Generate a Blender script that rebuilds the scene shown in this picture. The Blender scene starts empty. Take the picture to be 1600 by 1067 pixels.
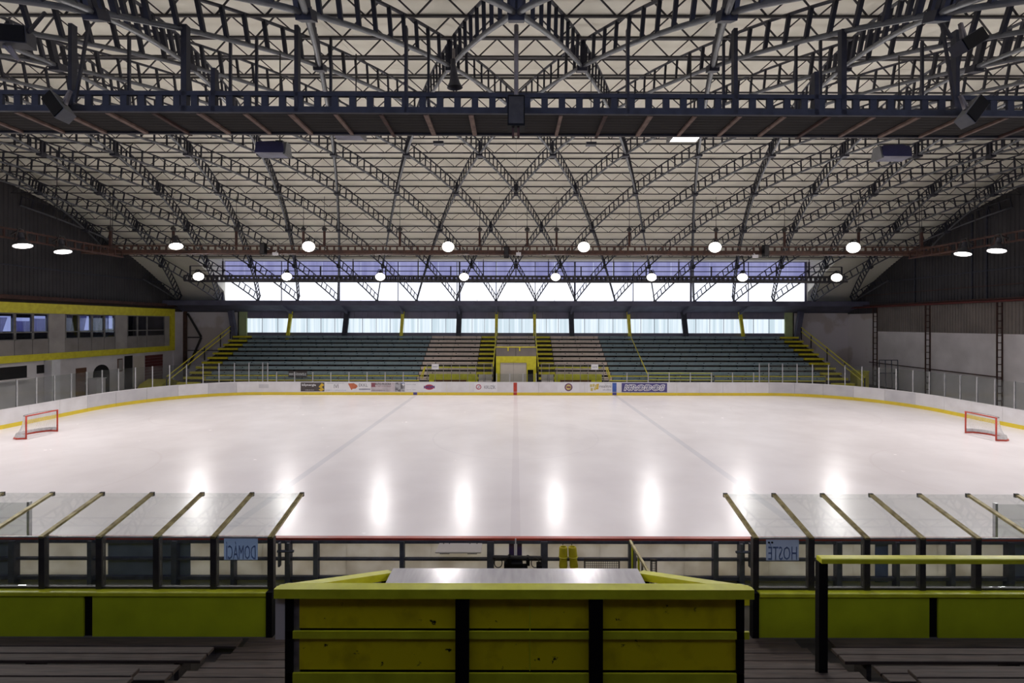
import bpy, math, random
from math import sin, cos, pi, radians, sqrt, asin
from mathutils import Vector, Matrix
random.seed(7)
S = bpy.context.scene
COL = S.collection

# ------------------------------------------------------------------ camera, world, exposure
F = 743.0                      # focal length in pixels of the 1600 px wide frame
CAMZ = 6.2
cam = bpy.data.cameras.new('camera'); co = bpy.data.objects.new('camera', cam); COL.objects.link(co)
cam.sensor_width = 36.0; cam.lens = F / 1600 * 36
cam.shift_x = -6 / 1600; cam.shift_y = -27.5 / 1600
cam.clip_start = 0.05; cam.clip_end = 300
co.location = (0, 0, CAMZ); co.rotation_euler = (Matrix.Rotation(radians(90), 3, 'X') @ Matrix.Rotation(radians(0.1), 3, 'Z')).to_euler()
S.camera = co
w = bpy.data.worlds.new('sky'); S.world = w; w.use_nodes = True
bg = w.node_tree.nodes['Background']; bg.inputs[0].default_value = (0.75, 0.83, 1.0, 1); bg.inputs[1].default_value = 1.0
S.view_settings.view_transform = 'Standard'; S.view_settings.look = 'None'
S.view_settings.gamma = 1.0; S.view_settings.use_curve_mapping = False
S.view_settings.exposure = 0.0
S.cycles.max_bounces = 10; S.cycles.diffuse_bounces = 5; S.cycles.glossy_bounces = 4
S.cycles.transparent_max_bounces = 24; S.cycles.sample_clamp_indirect = 4.0
S.cycles.use_denoising = True
LAMP = 1110.0                  # watts of one rink floodlight
LAMP_COL = (1.0, 0.955, 0.94)

# ------------------------------------------------------------------ materials
def lin(c):
    return tuple((x / 12.92 if x <= 0.04045 else ((x + 0.055) / 1.055) ** 2.4) for x in (v / 255 for v in c)) + (1.0,)

def pm(name, c, c2=None, scale=3.0, rough=0.6, metal=0.0, bump=0.0, stretch=(1, 1, 1), lo=0.35, hi=0.7, spec=0.5, detail=6.0, trans=0.0, chips=None):
    """principled material with a noise driven colour (c -> c2, sRGB 0..255)"""
    m = bpy.data.materials.new(name); m.use_nodes = True
    nt = m.node_tree; b = nt.nodes['Principled BSDF']
    b.inputs['Roughness'].default_value = rough; b.inputs['Metallic'].default_value = metal
    b.inputs['Specular IOR Level'].default_value = spec
    c2 = c2 or tuple(max(0, x * 0.82) for x in c)
    tc = nt.nodes.new('ShaderNodeTexCoord'); mp = nt.nodes.new('ShaderNodeMapping'); mp.inputs['Scale'].default_value = stretch
    nz = nt.nodes.new('ShaderNodeTexNoise'); nz.inputs['Scale'].default_value = scale; nz.inputs['Detail'].default_value = detail
    rp = nt.nodes.new('ShaderNodeValToRGB')
    rp.color_ramp.elements[0].position = lo; rp.color_ramp.elements[0].color = lin(c)
    rp.color_ramp.elements[1].position = hi; rp.color_ramp.elements[1].color = lin(c2)
    L = nt.links.new
    L(tc.outputs['Object'], mp.inputs[0]); L(mp.outputs[0], nz.inputs['Vector']); L(nz.outputs[0], rp.inputs[0]); L(rp.outputs[0], b.inputs['Base Color'])
    if bump:
        bp = nt.nodes.new('ShaderNodeBump'); bp.inputs['Strength'].default_value = bump; bp.inputs['Distance'].default_value = 0.02
        L(nz.outputs[0], bp.inputs['Height']); L(bp.outputs[0], b.inputs['Normal'])
    if chips:
        n2 = nt.nodes.new('ShaderNodeTexNoise'); n2.inputs['Scale'].default_value = chips[0]; n2.inputs['Detail'].default_value = 8; n2.inputs['Roughness'].default_value = 0.7
        r2 = nt.nodes.new('ShaderNodeValToRGB'); r2.color_ramp.elements[0].position = chips[1]; r2.color_ramp.elements[1].position = chips[1] + 0.02
        r2.color_ramp.elements[0].color = (0, 0, 0, 1); r2.color_ramp.elements[1].color = (1, 1, 1, 1)
        mc = nt.nodes.new('ShaderNodeMix'); mc.data_type = 'RGBA'; mc.inputs['B'].default_value = lin(chips[2])
        L(tc.outputs['Object'], n2.inputs['Vector']); L(n2.outputs[0], r2.inputs[0]); L(r2.outputs[0], mc.inputs['Factor']); L(rp.outputs[0], mc.inputs['A']); L(mc.outputs['Result'], b.inputs['Base Color'])
    if trans:
        t = nt.nodes.new('ShaderNodeBsdfTranslucent'); mx = nt.nodes.new('ShaderNodeMixShader'); mx.inputs[0].default_value = trans
        L(rp.outputs[0], t.inputs[0]); L(b.outputs[0], mx.inputs[1]); L(t.outputs[0], mx.inputs[2]); L(mx.outputs[0], nt.nodes['Material Output'].inputs[0])
    return m

def emit(name, c, strength, c2=None, wave=None, band='X'):
    m = bpy.data.materials.new(name); m.use_nodes = True
    nt = m.node_tree; nt.nodes.remove(nt.nodes['Principled BSDF'])
    e = nt.nodes.new('ShaderNodeEmission'); e.inputs[0].default_value = lin(c); e.inputs[1].default_value = strength
    if c2:
        tc = nt.nodes.new('ShaderNodeTexCoord'); wv = nt.nodes.new('ShaderNodeTexNoise'); mp = nt.nodes.new('ShaderNodeMapping')
        mp.inputs['Scale'].default_value = wave; wv.inputs['Scale'].default_value = 1.0; wv.inputs['Detail'].default_value = 3
        rp = nt.nodes.new('ShaderNodeValToRGB'); rp.color_ramp.elements[0].position = 0.38; rp.color_ramp.elements[1].position = 0.6
        rp.color_ramp.elements[0].color = lin(c2); rp.color_ramp.elements[1].color = lin(c)
        L = nt.links.new
        L(tc.outputs['Object'], mp.inputs[0]); L(mp.outputs[0], wv.inputs['Vector']); L(wv.outputs[0], rp.inputs[0]); L(rp.outputs[0], e.inputs[0])
    nt.links.new(e.outputs[0], nt.nodes['Material Output'].inputs[0])
    return m

def glass(name, tint, refl=0.06, rough=0.02, haze=0.0, hazecol=(200, 200, 200)):
    m = bpy.data.materials.new(name); m.use_nodes = True
    nt = m.node_tree; nt.nodes.remove(nt.nodes['Principled BSDF']); N = nt.nodes.new; L = nt.links.new
    t = N('ShaderNodeBsdfTransparent'); t.inputs[0].default_value = lin(tint)
    g = N('ShaderNodeBsdfGlossy'); g.inputs['Roughness'].default_value = rough; g.inputs[0].default_value = (0.9, 0.92, 0.95, 1)
    lw = N('ShaderNodeFresnel'); lw.inputs[0].default_value = 1.3
    mx = N('ShaderNodeMixShader'); ml = N('ShaderNodeMath'); ml.operation = 'MULTIPLY'; ml.inputs[1].default_value = refl / 0.06
    L(lw.outputs[0], ml.inputs[0]); L(ml.outputs[0], mx.inputs[0]); L(t.outputs[0], mx.inputs[1]); L(g.outputs[0], mx.inputs[2])
    out = mx
    if haze:
        d = N('ShaderNodeBsdfDiffuse'); d.inputs[0].default_value = lin(hazecol)
        nz = N('ShaderNodeTexNoise'); nz.inputs['Scale'].default_value = 2.5
        mh = N('ShaderNodeMath'); mh.operation = 'MULTIPLY'; mh.inputs[1].default_value = haze * 2
        m2 = N('ShaderNodeMixShader'); L(nz.outputs[0], mh.inputs[0]); L(mh.outputs[0], m2.inputs[0]); L(mx.outputs[0], m2.inputs[1]); L(d.outputs[0], m2.inputs[2]); out = m2
    L(out.outputs[0], nt.nodes['Material Output'].inputs[0])
    return m

M = {}
M['concrete'] = pm('concrete', (92, 86, 80), (70, 66, 62), 1.2, 0.85)
M['dark_concrete'] = pm('dark_concrete', (74, 64, 58), (58, 50, 46), 1.5, 0.9)
M['skin'] = pm('roof_skin', (238, 236, 220), (230, 227, 210), 0.5, 0.75)
M['deck'] = pm('roof_light_block', (90, 88, 84), None, 1.0, 0.9)
M['steel'] = pm('grey_steel', (64, 66, 76), (52, 54, 62), 4, 0.6, 0.0, spec=0.25)
M['chord'] = pm('chord_steel', (98, 100, 104), (78, 80, 84), 4, 0.45, 0.25)
M['web'] = pm('web_steel', (52, 52, 62), (42, 42, 50), 4, 0.55, 0.2)
M['purlin'] = pm('purlin_steel', (66, 64, 66), (52, 50, 52), 4, 0.6, 0.1)
M['rust'] = pm('rusty_steel', (88, 60, 48), (62, 44, 37), 5, 0.75)
M['rust_dark'] = pm('dark_rusty_steel', (78, 50, 42), (56, 38, 34), 5, 0.8)
M['black'] = pm('black_paint', (17, 16, 18), (12, 12, 13), 4, 0.6, spec=0.15)
M['black_steel'] = pm('black_steel', (52, 48, 46), (36, 33, 32), 6, 0.5)
M['bench_steel'] = pm('bench_steel', (84, 86, 98), (64, 64, 74), 5, 0.55)
M['brass'] = pm('worn_brass_strip', (178, 166, 118), (116, 104, 66), 8, 0.35, 0.6)
M['alu'] = pm('aluminium', (196, 196, 198), (170, 170, 174), 4, 0.35, 0.6)
M['gal'] = pm('galvanised_steel', (150, 142, 140), (120, 114, 112), 6, 0.45, 0.4)
M['sheet'] = pm('stainless_sheet', (222, 219, 222), (206, 203, 207), 2, 0.2, 0.35, stretch=(6, 1, 1))
M['yellow'] = pm('yellow_paint', (226, 216, 52), (208, 194, 40), 3, 0.45)
M['yellow_rail'] = pm('yellow_green_rail_paint', (220, 220, 46), (196, 194, 34), 3, 0.35)
M['panel_yellow'] = pm('worn_yellow_panel_paint', (238, 216, 8), (176, 152, 6), 2.5, 0.5, bump=0.05, lo=0.5, hi=0.9, chips=(4.0, 0.63, (26, 24, 16)))
M['lime'] = pm('lime_green_paint', (196, 204, 30), (178, 186, 24), 1.5, 0.5)
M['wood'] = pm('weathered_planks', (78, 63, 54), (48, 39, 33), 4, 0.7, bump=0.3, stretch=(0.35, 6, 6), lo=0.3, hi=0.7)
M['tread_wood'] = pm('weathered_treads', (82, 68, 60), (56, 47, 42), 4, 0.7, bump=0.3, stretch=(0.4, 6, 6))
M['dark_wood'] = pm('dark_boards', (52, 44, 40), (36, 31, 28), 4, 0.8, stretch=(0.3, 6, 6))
M['batten'] = pm('rusty_batten', (128, 104, 92), (92, 70, 60), 6, 0.7)
M['teal'] = pm('teal_bench_paint', (142, 160, 164), (128, 147, 152), 3, 0.55)
M['tan'] = pm('tan_bench_paint', (222, 206, 192), (208, 192, 178), 3, 0.6)
M['white_board'] = pm('white_board_plastic', (226, 224, 226), (216, 213, 214), 1.5, 0.35)
M['grey_board'] = pm('greyed_board_plastic', (206, 204, 206), (192, 190, 194), 1.2, 0.4)
M['cream_board'] = pm('cream_board_back', (238, 235, 226), (206, 199, 184), 1.6, 0.6, lo=0.4, hi=0.75, trans=0.6)
M['blue_board'] = pm('slate_blue_board_back', (138, 146, 162), (120, 127, 142), 2, 0.55, trans=0.35)
M['line_purple'] = pm('line_purple', (98, 74, 112), None, 2, 0.6)
M['line_blue_back'] = pm('line_blue_back', (110, 122, 160), None, 2, 0.6)
M['kick'] = pm('yellow_kick_plate', (232, 206, 52), (222, 196, 60), 2, 0.4)
M['red'] = pm('red_paint', (196, 66, 44), (170, 54, 40), 4, 0.4)
M['cap_red'] = pm('red_cap_rail', (186, 66, 46), (150, 52, 42), 2, 0.4)
M['blue'] = pm('blue_paint', (70, 104, 186), None, 3, 0.5)
M['net'] = pm('white_net_cord', (222, 222, 222), (200, 200, 200), 10, 0.8)
M['plaster'] = pm('white_plaster', (228, 222, 222), (206, 200, 199), 0.6, 0.85)
M['peel'] = pm('peeling_plaster', (224, 218, 218), (204, 194, 187), 0.3, 0.9, lo=0.52, hi=0.57)
M['facade'] = pm('grey_facade_board', (172, 166, 162), (154, 148, 144), 1.0, 0.8)
M['facade_dark'] = pm('grey_spandrel_board', (148, 141, 137), (132, 126, 123), 1.0, 0.8)
M['frame_grey'] = pm('grey_window_frame', (140, 136, 132), None, 2, 0.6)
M['corr_dark'] = pm('dark_corrugated_sheet', (64, 62, 64), (50, 48, 50), 0.5, 0.7)
M['corr_mid'] = pm('brown_grey_corrugated_sheet', (134, 125, 118), (116, 108, 102), 0.5, 0.75)
M['corr_blue'] = pm('blue_grey_corrugated_sheet', (134, 130, 148), (116, 112, 130), 0.5, 0.7)
M['soffit'] = pm('dark_soffit', (100, 100, 120), (84, 84, 102), 1, 0.7)
M['pale_green'] = pm('pale_green_wall', (178, 190, 140), (160, 172, 130), 1, 0.8)
M['door_cream'] = pm('cream_door', (216, 206, 194), (206, 196, 184), 1, 0.6)
M['brown'] = pm('brown_door', (112, 74, 52), (92, 60, 44), 2, 0.6)
M['red_brown'] = pm('red_brown_shutter', (104, 46, 42), (84, 38, 36), 2, 0.7)
M['dark_room'] = pm('dark_door_and_opening_shade', (30, 28, 28), None, 2, 0.9)  # near-black; on the openings it holds the shade inside them
M['lamp_blue'] = pm('blue_purple_housing', (54, 50, 92), (44, 40, 76), 3, 0.5)
M['lamp_grey'] = pm('grey_housing', (112, 112, 112), (90, 90, 90), 3, 0.5)
M['lamp_dark'] = pm('dark_housing', (58, 58, 66), (46, 46, 52), 3, 0.5)
M['lens_off'] = pm('unlit_lens', (190, 194, 214), None, 2, 0.2)
M['white_paper'] = pm('white_print', (232, 231, 233), (226, 225, 227), 2, 0.5)
M['sign_blue'] = pm('pale_blue_sign_back', (196, 212, 232), (186, 202, 224), 2, 0.5, trans=0.6)
M['sign_text'] = pm('sign_text_blue', (136, 156, 192), (130, 150, 186), 2, 0.5, trans=0.5)
M['sign_grey'] = pm('pale_grey_sign_back', (200, 208, 222), (190, 198, 214), 2, 0.5, trans=0.6)
M['t_grey'] = pm('print_grey', (112, 110, 118), None, 2, 0.5)
M['t_lgrey'] = pm('print_light_grey', (172, 172, 184), None, 2, 0.5)
M['t_dark'] = pm('print_charcoal', (82, 74, 72), None, 2, 0.5)
M['t_yellow'] = pm('print_yellow', (222, 184, 54), None, 2, 0.5)
M['t_pyellow'] = pm('print_pale_yellow', (222, 206, 128), None, 2, 0.5)
M['t_orange'] = pm('print_orange', (202, 112, 74), None, 2, 0.5)
M['t_blue'] = pm('print_navy', (84, 78, 140), None, 2, 0.5)
M['t_bluegrey'] = pm('print_bluegrey', (140, 154, 196), None, 2, 0.5)
M['t_red'] = pm('print_red', (196, 62, 86), None, 2, 0.5)
M['t_wine'] = pm('print_wine', (150, 84, 96), None, 2, 0.5)
M['t_pink'] = pm('print_pinkgrey', (206, 196, 200), None, 2, 0.5)
M['t_photo'] = pm('print_photo', (176, 176, 180), (96, 92, 96), 3, 0.5, lo=0.42, hi=0.58)
M['curtain'] = pm('pale_curtain', (206, 208, 236), (186, 188, 222), 2, 0.9, trans=0.5)
M['foam_yellow'] = pm('yellow_foam', (206, 190, 28), (182, 164, 22), 4, 0.7)
M['wire'] = pm('wire_mesh', (92, 86, 80), None, 4, 0.6)
M['win_hi'] = emit('daylight_upper_window', (244, 246, 255), 1.5, (232, 237, 255), (0.8, 1, 0.1))
M['win_mid'] = emit('daylight_tinted_window', (172, 174, 226), 0.75, (150, 152, 206), (1.2, 1, 0.2))
M['win_lo'] = emit('daylight_corrugated_window', (228, 240, 250), 1.12, (196, 214, 224), (3.0, 1, 0.06))
M['curtain_glow'] = emit('curtain_backlight', (170, 184, 240), 1.0)  # added glow behind the curtains
M['lamp_on'] = emit('lit_lamp', (255, 248, 236), 9.0)
M['win_near'] = emit('daylight_near_window', (196, 208, 255), 1.9)
M['catwalk_board'] = pm('catwalk_boards', (26, 20, 18), (18, 14, 12), 4, 0.85, stretch=(0.3, 6, 6))
M['lamp_soft'] = emit('lit_lamp_soft', (255, 250, 244), 6.0)
M['glass'] = glass('clear_glass', (243, 245, 245), 0.012, haze=0.012)
M['glass_side'] = glass('scuffed_side_glass', (240, 242, 241), 0.02, haze=0.025, hazecol=(180, 180, 176))
M['glass_roof'] = glass('dusty_roof_glass', (247, 249, 248), 0.008, haze=0.03, hazecol=(200, 202, 200))
M['glass_dark'] = glass('dim_window_glass', (226, 226, 232), 0.05)

def ice_material():
    m = bpy.data.materials.new('ice'); m.use_nodes = True
    nt = m.node_tree; b = nt.nodes['Principled BSDF']; N = nt.nodes.new; L = nt.links.new
    b.inputs['Roughness'].default_value = 0.2; b.inputs['IOR'].default_value = 1.31
    tc = N('ShaderNodeTexCoord'); sp = N('ShaderNodeSeparateXYZ'); L(tc.outputs['Object'], sp.inputs[0])
    def math_(op, a, bb=None, clamp=False):
        n = N('ShaderNodeMath'); n.operation = op; n.use_clamp = clamp
        for i, x in enumerate((a, bb)):
            if x is None: continue
            if isinstance(x, (int, float)): n.inputs[i].default_value = x
            else: L(x, n.inputs[i])
        return n.outputs[0]
    ax = math_('ABSOLUTE', sp.outputs[0])
    blue = math_('LESS_THAN', math_('ABSOLUTE', math_('SUBTRACT', ax, 8.67)), 0.16)
    redl = math_('LESS_THAN', ax, 0.15)
    goal = math_('LESS_THAN', math_('ABSOLUTE', math_('SUBTRACT', ax, 26.0)), 0.04)
    r = math_('SQRT', math_('ADD', math_('POWER', sp.outputs[0], 2.0), math_('POWER', sp.outputs[1], 2.0)))
    circ = math_('LESS_THAN', math_('ABSOLUTE', math_('SUBTRACT', r, 4.5)), 0.05)
    dx = math_('SUBTRACT', ax, 20.0); dy = math_('SUBTRACT', math_('ABSOLUTE', sp.outputs[1]), 7.0)
    r2 = math_('SQRT', math_('ADD', math_('POWER', dx, 2.0), math_('POWER', dy, 2.0)))
    circ2 = math_('LESS_THAN', math_('ABSOLUTE', math_('SUBTRACT', r2, 4.5)), 0.05)
    nz = N('ShaderNodeTexNoise'); nz.inputs['Scale'].default_value = 0.35; nz.inputs['Detail'].default_value = 5
    L(tc.outputs['Object'], nz.inputs['Vector'])
    rp = N('ShaderNodeValToRGB'); rp.color_ramp.elements[0].color = lin((236, 230, 231)); rp.color_ramp.elements[1].color = lin((226, 219, 220))
    rp.color_ramp.elements[0].position = 0.35; rp.color_ramp.elements[1].position = 0.7
    L(nz.outputs[0], rp.inputs[0]); cur = rp.outputs[0]
    for msk, col, f in ((blue, (168, 172, 188), 0.28), (redl, (196, 184, 190), 0.22), (goal, (200, 170, 170), 0.12), (circ, (200, 192, 200), 0.14), (circ2, (206, 188, 190), 0.12)):
        mx = N('ShaderNodeMix'); mx.data_type = 'RGBA'; L(math_('MULTIPLY', msk, f), mx.inputs['Factor'])
        L(cur, mx.inputs['A']); mx.inputs['B'].default_value = lin(col); cur = mx.outputs['Result']
    L(cur, b.inputs['Base Color'])
    n2 = N('ShaderNodeTexNoise'); n2.inputs['Scale'].default_value = 1.2; n2.inputs['Detail'].default_value = 4; L(tc.outputs['Object'], n2.inputs['Vector'])
    r3 = N('ShaderNodeMapRange'); r3.inputs['To Min'].default_value = 0.2; r3.inputs['To Max'].default_value = 0.3
    L(n2.outputs[0], r3.inputs[0]); L(r3.outputs[0], b.inputs['Roughness'])
    return m
M['ice'] = ice_material()

# ------------------------------------------------------------------ mesh helpers
ROOT = {}
class MB:
    def __init__(s): s.v = []; s.f = []
    def add(s, vs, fs):
        o = len(s.v); s.v += [tuple(p) for p in vs]; s.f += [tuple(i + o for i in f) for f in fs]; return s
    def box(s, x0, x1, y0, y1, z0, z1):
        return s.add([(x0, y0, z0), (x1, y0, z0), (x1, y1, z0), (x0, y1, z0), (x0, y0, z1), (x1, y0, z1), (x1, y1, z1), (x0, y1, z1)],
                     [(0, 3, 2, 1), (4, 5, 6, 7), (0, 1, 5, 4), (1, 2, 6, 5), (2, 3, 7, 6), (3, 0, 4, 7)])
    def cbox(s, x, y, z, sx, sy, sz): return s.box(x - sx / 2, x + sx / 2, y - sy / 2, y + sy / 2, z - sz / 2, z + sz / 2)
    def bevbox(s, x0, x1, y0, y1, z0, z1, b=0.02):
        """box with chamfered top edges"""
        vs = []
        for z, d in ((z0, 0), (z1 - b, 0), (z1, b)):
            vs += [(x0 + d, y0 + d, z), (x1 - d, y0 + d, z), (x1 - d, y1 - d, z), (x0 + d, y1 - d, z)]
        fs = [(0, 3, 2, 1), (8, 9, 10, 11)]
        for k in (0, 4):
            for i in range(4): fs.append((k + i, k + (i + 1) % 4, k + 4 + (i + 1) % 4, k + 4 + i))
        return s.add(vs, fs)
    def bar(s, p, q, wd, ht=None, up=(0, 0, 1)):
        p = Vector(p); q = Vector(q); ht = ht or wd; d = (q - p).normalized(); u = Vector(up)
        if abs(d.dot(u)) > 0.98: u = Vector((0, 1, 0))
        r = d.cross(u).normalized() * wd / 2; u = r.cross(d).normalized() * ht / 2
        return s.add([p - r - u, p + r - u, p + r + u, p - r + u, q - r - u, q + r - u, q + r + u, q - r + u],
                     [(0, 3, 2, 1), (4, 5, 6, 7), (0, 1, 5, 4), (1, 2, 6, 5), (2, 3, 7, 6), (3, 0, 4, 7)])
    def tube(s, pts, r, n=6, cap=True, closed=False):
        pts = [Vector(p) for p in pts]; rings = []; m = len(pts)
        for i, p in enumerate(pts):
            a = pts[i - 1] if (i or closed) else p; b = pts[(i + 1) % m] if (i < m - 1 or closed) else p
            d = (b - a).normalized(); u = Vector((0, 0, 1)) if abs(d.z) < 0.9 else Vector((0, 1, 0))
            x = d.cross(u).normalized(); y = x.cross(d)
            rr = r[i] if isinstance(r, (list, tuple)) else r
            rings.append([p + (x * cos(2 * pi * k / n) + y * sin(2 * pi * k / n)) * rr for k in range(n)])
        fs = []
        for i in range(m if closed else m - 1):
            j = (i + 1) % m
            for k in range(n): fs.append((i * n + k, i * n + (k + 1) % n, j * n + (k + 1) % n, j * n + k))
        if cap and not closed: fs += [tuple(range(n))[::-1], tuple((m - 1) * n + k for k in range(n))]
        return s.add([v for R in rings for v in R], fs)
    def lathe(s, prof, c, axis, n=16, cap0=True, cap1=True):
        """prof: list of (distance along axis, radius)"""
        c = Vector(c); d = Vector(axis).normalized(); u = Vector((0, 0, 1)) if abs(d.z) < 0.9 else Vector((0, 1, 0))
        x = d.cross(u).normalized(); y = x.cross(d); vs = []; fs = []
        for t, r in prof: vs += [c + d * t + (x * cos(2 * pi * k / n) + y * sin(2 * pi * k / n)) * r for k in range(n)]
        for i in range(len(prof) - 1):
            for k in range(n): fs.append((i * n + k, i * n + (k + 1) % n, (i + 1) * n + (k + 1) % n, (i + 1) * n + k))
        if cap0: fs.append(tuple(range(n))[::-1])
        if cap1: fs.append(tuple((len(prof) - 1) * n + k for k in range(n)))
        return s.add(vs, fs)
    def prism(s, poly, axis, a, b):
        """polygon extruded along axis ('X': poly is (y,z), 'Y': (x,z), 'Z': (x,y)) from a to b"""
        n = len(poly)
        def P(p, t): return {'X': (t, p[0], p[1]), 'Y': (p[0], t, p[1]), 'Z': (p[0], p[1], t)}[axis]
        return s.add([P(p, a) for p in poly] + [P(p, b) for p in poly],
                     [tuple(range(n))[::-1], tuple(range(n, 2 * n))] + [(i, (i + 1) % n, n + (i + 1) % n, n + i) for i in range(n)])
    def ribbon(s, pts, o0, o1, z0, z1):
        """pts: [(x, y, nx, ny)] swept solid between offsets o0, o1 along n"""
        vs = []; fs = []; n = len(pts)
        for x, y, nx, ny in pts:
            vs += [(x + nx * o0, y + ny * o0, z0), (x + nx * o1, y + ny * o1, z0), (x + nx * o1, y + ny * o1, z1), (x + nx * o0, y + ny * o0, z1)]
        for i in range(n - 1):
            for k in range(4): fs.append((4 * i + k, 4 * i + (k + 1) % 4, 4 * i + 4 + (k + 1) % 4, 4 * i + 4 + k))
        fs += [(0, 1, 2, 3), (4 * n - 1, 4 * n - 2, 4 * n - 3, 4 * n - 4)]
        return s.add(vs, fs)
    def mesh(s, name, m, origin=(0, 0, 0)):
        me = bpy.data.meshes.new(name); o = Vector(origin)
        me.from_pydata([(x - o.x, y - o.y, z - o.z) for x, y, z in s.v], [], s.f); me.materials.append(M[m] if isinstance(m, str) else m); me.update()
        return me
    def obj(s, name, m, parent=None, smooth=False, stuff=False, label=None):
        """parent None: a top-level mesh with its origin at its base; else in world coordinates under the parent's root"""
        if parent is None:
            xs, ys, zs = zip(*s.v); org = ((min(xs) + max(xs)) / 2, (min(ys) + max(ys)) / 2, min(zs))
        else: org = ROOT[parent.name]
        o = bpy.data.objects.new(name, s.mesh(name, m, org)); COL.objects.link(o)
        if parent is None: o.location = org
        else: o.parent = parent
        ROOT[o.name] = org
        if smooth:
            for p in o.data.polygons: p.use_smooth = True
        if stuff: o['kind'] = 'stuff'
        if label: o['label'] = label
        return o

def thing(name, label, cat, loc, group=None):
    o = bpy.data.objects.new(name, None); COL.objects.link(o); o.location = loc; o.empty_display_size = 0.2
    ROOT[o.name] = tuple(loc); o['label'] = label; o['category'] = cat
    if group: o['group'] = group
    return o
def tag(o, label, cat, group=None):
    o['label'] = label; o['category'] = cat
    if group: o['group'] = group
    return o
def structure(name, label=None, loc=(0, 0, 0)):
    o = bpy.data.objects.new(name, None); COL.objects.link(o); o.location = loc; ROOT[o.name] = tuple(loc); o['kind'] = 'structure'
    if label: o['label'] = label
    return o
def st(o, label=None):
    o['kind'] = 'structure'
    if label: o['label'] = label
    return o
def copy_tree(src, loc, label=None, group=None, rotz=None):
    r = src.copy(); COL.objects.link(r); r.location = loc; ROOT[r.name] = tuple(loc)
    if rotz is not None: r.rotation_euler = (0, 0, rotz)
    if label: r['label'] = label
    if group: r['group'] = group
    for ch in src.children:
        c = ch.copy(); COL.objects.link(c); c.parent = r
        for g in ch.children:
            d = g.copy(); COL.objects.link(d); d.parent = c
    return r
def px(x, Y): return (x - 806) * Y / F
def pz(y, Y): return CAMZ - (y - 506) * Y / F

def text(name, body, mat, parent, center, width=None, height=None, facing=-1, mirror=False, shear=0.0, bold=0.0, axis='XZ', thick=0.006, pos=None):
    """flat lettering on a vertical plane facing -Y (facing=-1); mirrored when it is read through glass from behind"""
    cu = bpy.data.curves.new(name, 'FONT'); cu.body = body; cu.align_x = 'CENTER'; cu.align_y = 'CENTER'; cu.shear = shear; cu.offset = bold; cu.extrude = 0.001; cu.resolution_u = 2
    t = bpy.data.objects.new(name, cu); COL.objects.link(t); dg = bpy.context.evaluated_depsgraph_get(); dg.update()
    me = bpy.data.meshes.new_from_object(t.evaluated_get(dg)); bpy.data.objects.remove(t); bpy.data.curves.remove(cu)
    xs = [v.co.x for v in me.vertices]; ys = [v.co.y for v in me.vertices]
    w0 = max(xs) - min(xs); h0 = max(ys) - min(ys); sx = (width / w0) if width else height / h0; sy = (height / h0) if height else sx
    cx = (max(xs) + min(xs)) / 2; cy = (max(ys) + min(ys)) / 2; org = ROOT[parent.name]
    for v in me.vertices:
        a = (v.co.x - cx) * sx * (-1 if mirror else 1); b = (v.co.y - cy) * sy; d = thick if v.co.z > 0 else 0
        v.co = (center[0] + a - org[0], center[1] + facing * d - org[1], center[2] + b - org[2])
    me.materials.clear(); me.materials.append(M[mat])
    o = bpy.data.objects.new(name, me); COL.objects.link(o); o.parent = parent; ROOT[o.name] = org
    return o

# ================================================================== SHELL
HX = 37.0; YF = 53.0; YN = -1.6
RC, RZ = 26.3, -26.1                       # centre of the roof arc in the Y-Z plane
def arc(th, R): return (RC + R * sin(th), RZ + R * cos(th))
def roof_z(y, R=43.3): return RZ + sqrt(R * R - (y - RC) ** 2)

# ---- floor and ice
fl = structure('floor')
MB().box(-HX, HX, YN, YF, -0.3, -0.04).obj('concrete_slab', 'concrete', fl)
RL, RW0, RW1, RR = 30.0, 11.3, 41.3, 8.0   # half length, near and far side, corner radius
segs = []
def build_path():
    x0, x1 = -RL + RR, RL - RR; y0, y1 = RW0 + RR, RW1 - RR
    return [('s', (x0, RW1), (1, 0), x1 - x0, (0, 1)), ('c', (x1, y1), pi / 2), ('s', (RL, y1), (0, -1), y1 - y0, (1, 0)), ('c', (x1, y0), 0.0),
            ('s', (x1, RW0), (-1, 0), x1 - x0, (0, -1)), ('c', (x0, y0), -pi / 2), ('s', (-RL, y0), (0, 1), y1 - y0, (-1, 0)), ('c', (x0, y1), -pi)]
PATH = build_path(); CL = RR * pi / 2
def path_pt(k, d):
    """point d metres along section k with its outward normal"""
    p = PATH[k]
    if p[0] == 's': return (p[1][0] + p[2][0] * d, p[1][1] + p[2][1] * d, p[4][0], p[4][1])
    a = p[2] - d / RR; return (p[1][0] + RR * cos(a), p[1][1] + RR * sin(a), cos(a), sin(a))
def sec_len(k): return PATH[k][3] if PATH[k][0] == 's' else CL
loop = []
for k in range(8):
    n = 1 if PATH[k][0] == 's' else 14
    for i in range(n): loop.append(path_pt(k, sec_len(k) * i / n)[:2])
ice = MB().prism([(x, y) for x, y in loop][::-1], 'Z', -0.04, 0.0).obj('ice_surface', 'ice')
for v in ice.data.vertices: v.co.y -= (26.3 - ice.location.y); v.co.z += ice.location.z
ice.location = (0, 26.3, 0.0); st(ice, 'white ice sheet of the rink with faint painted lines')

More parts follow.
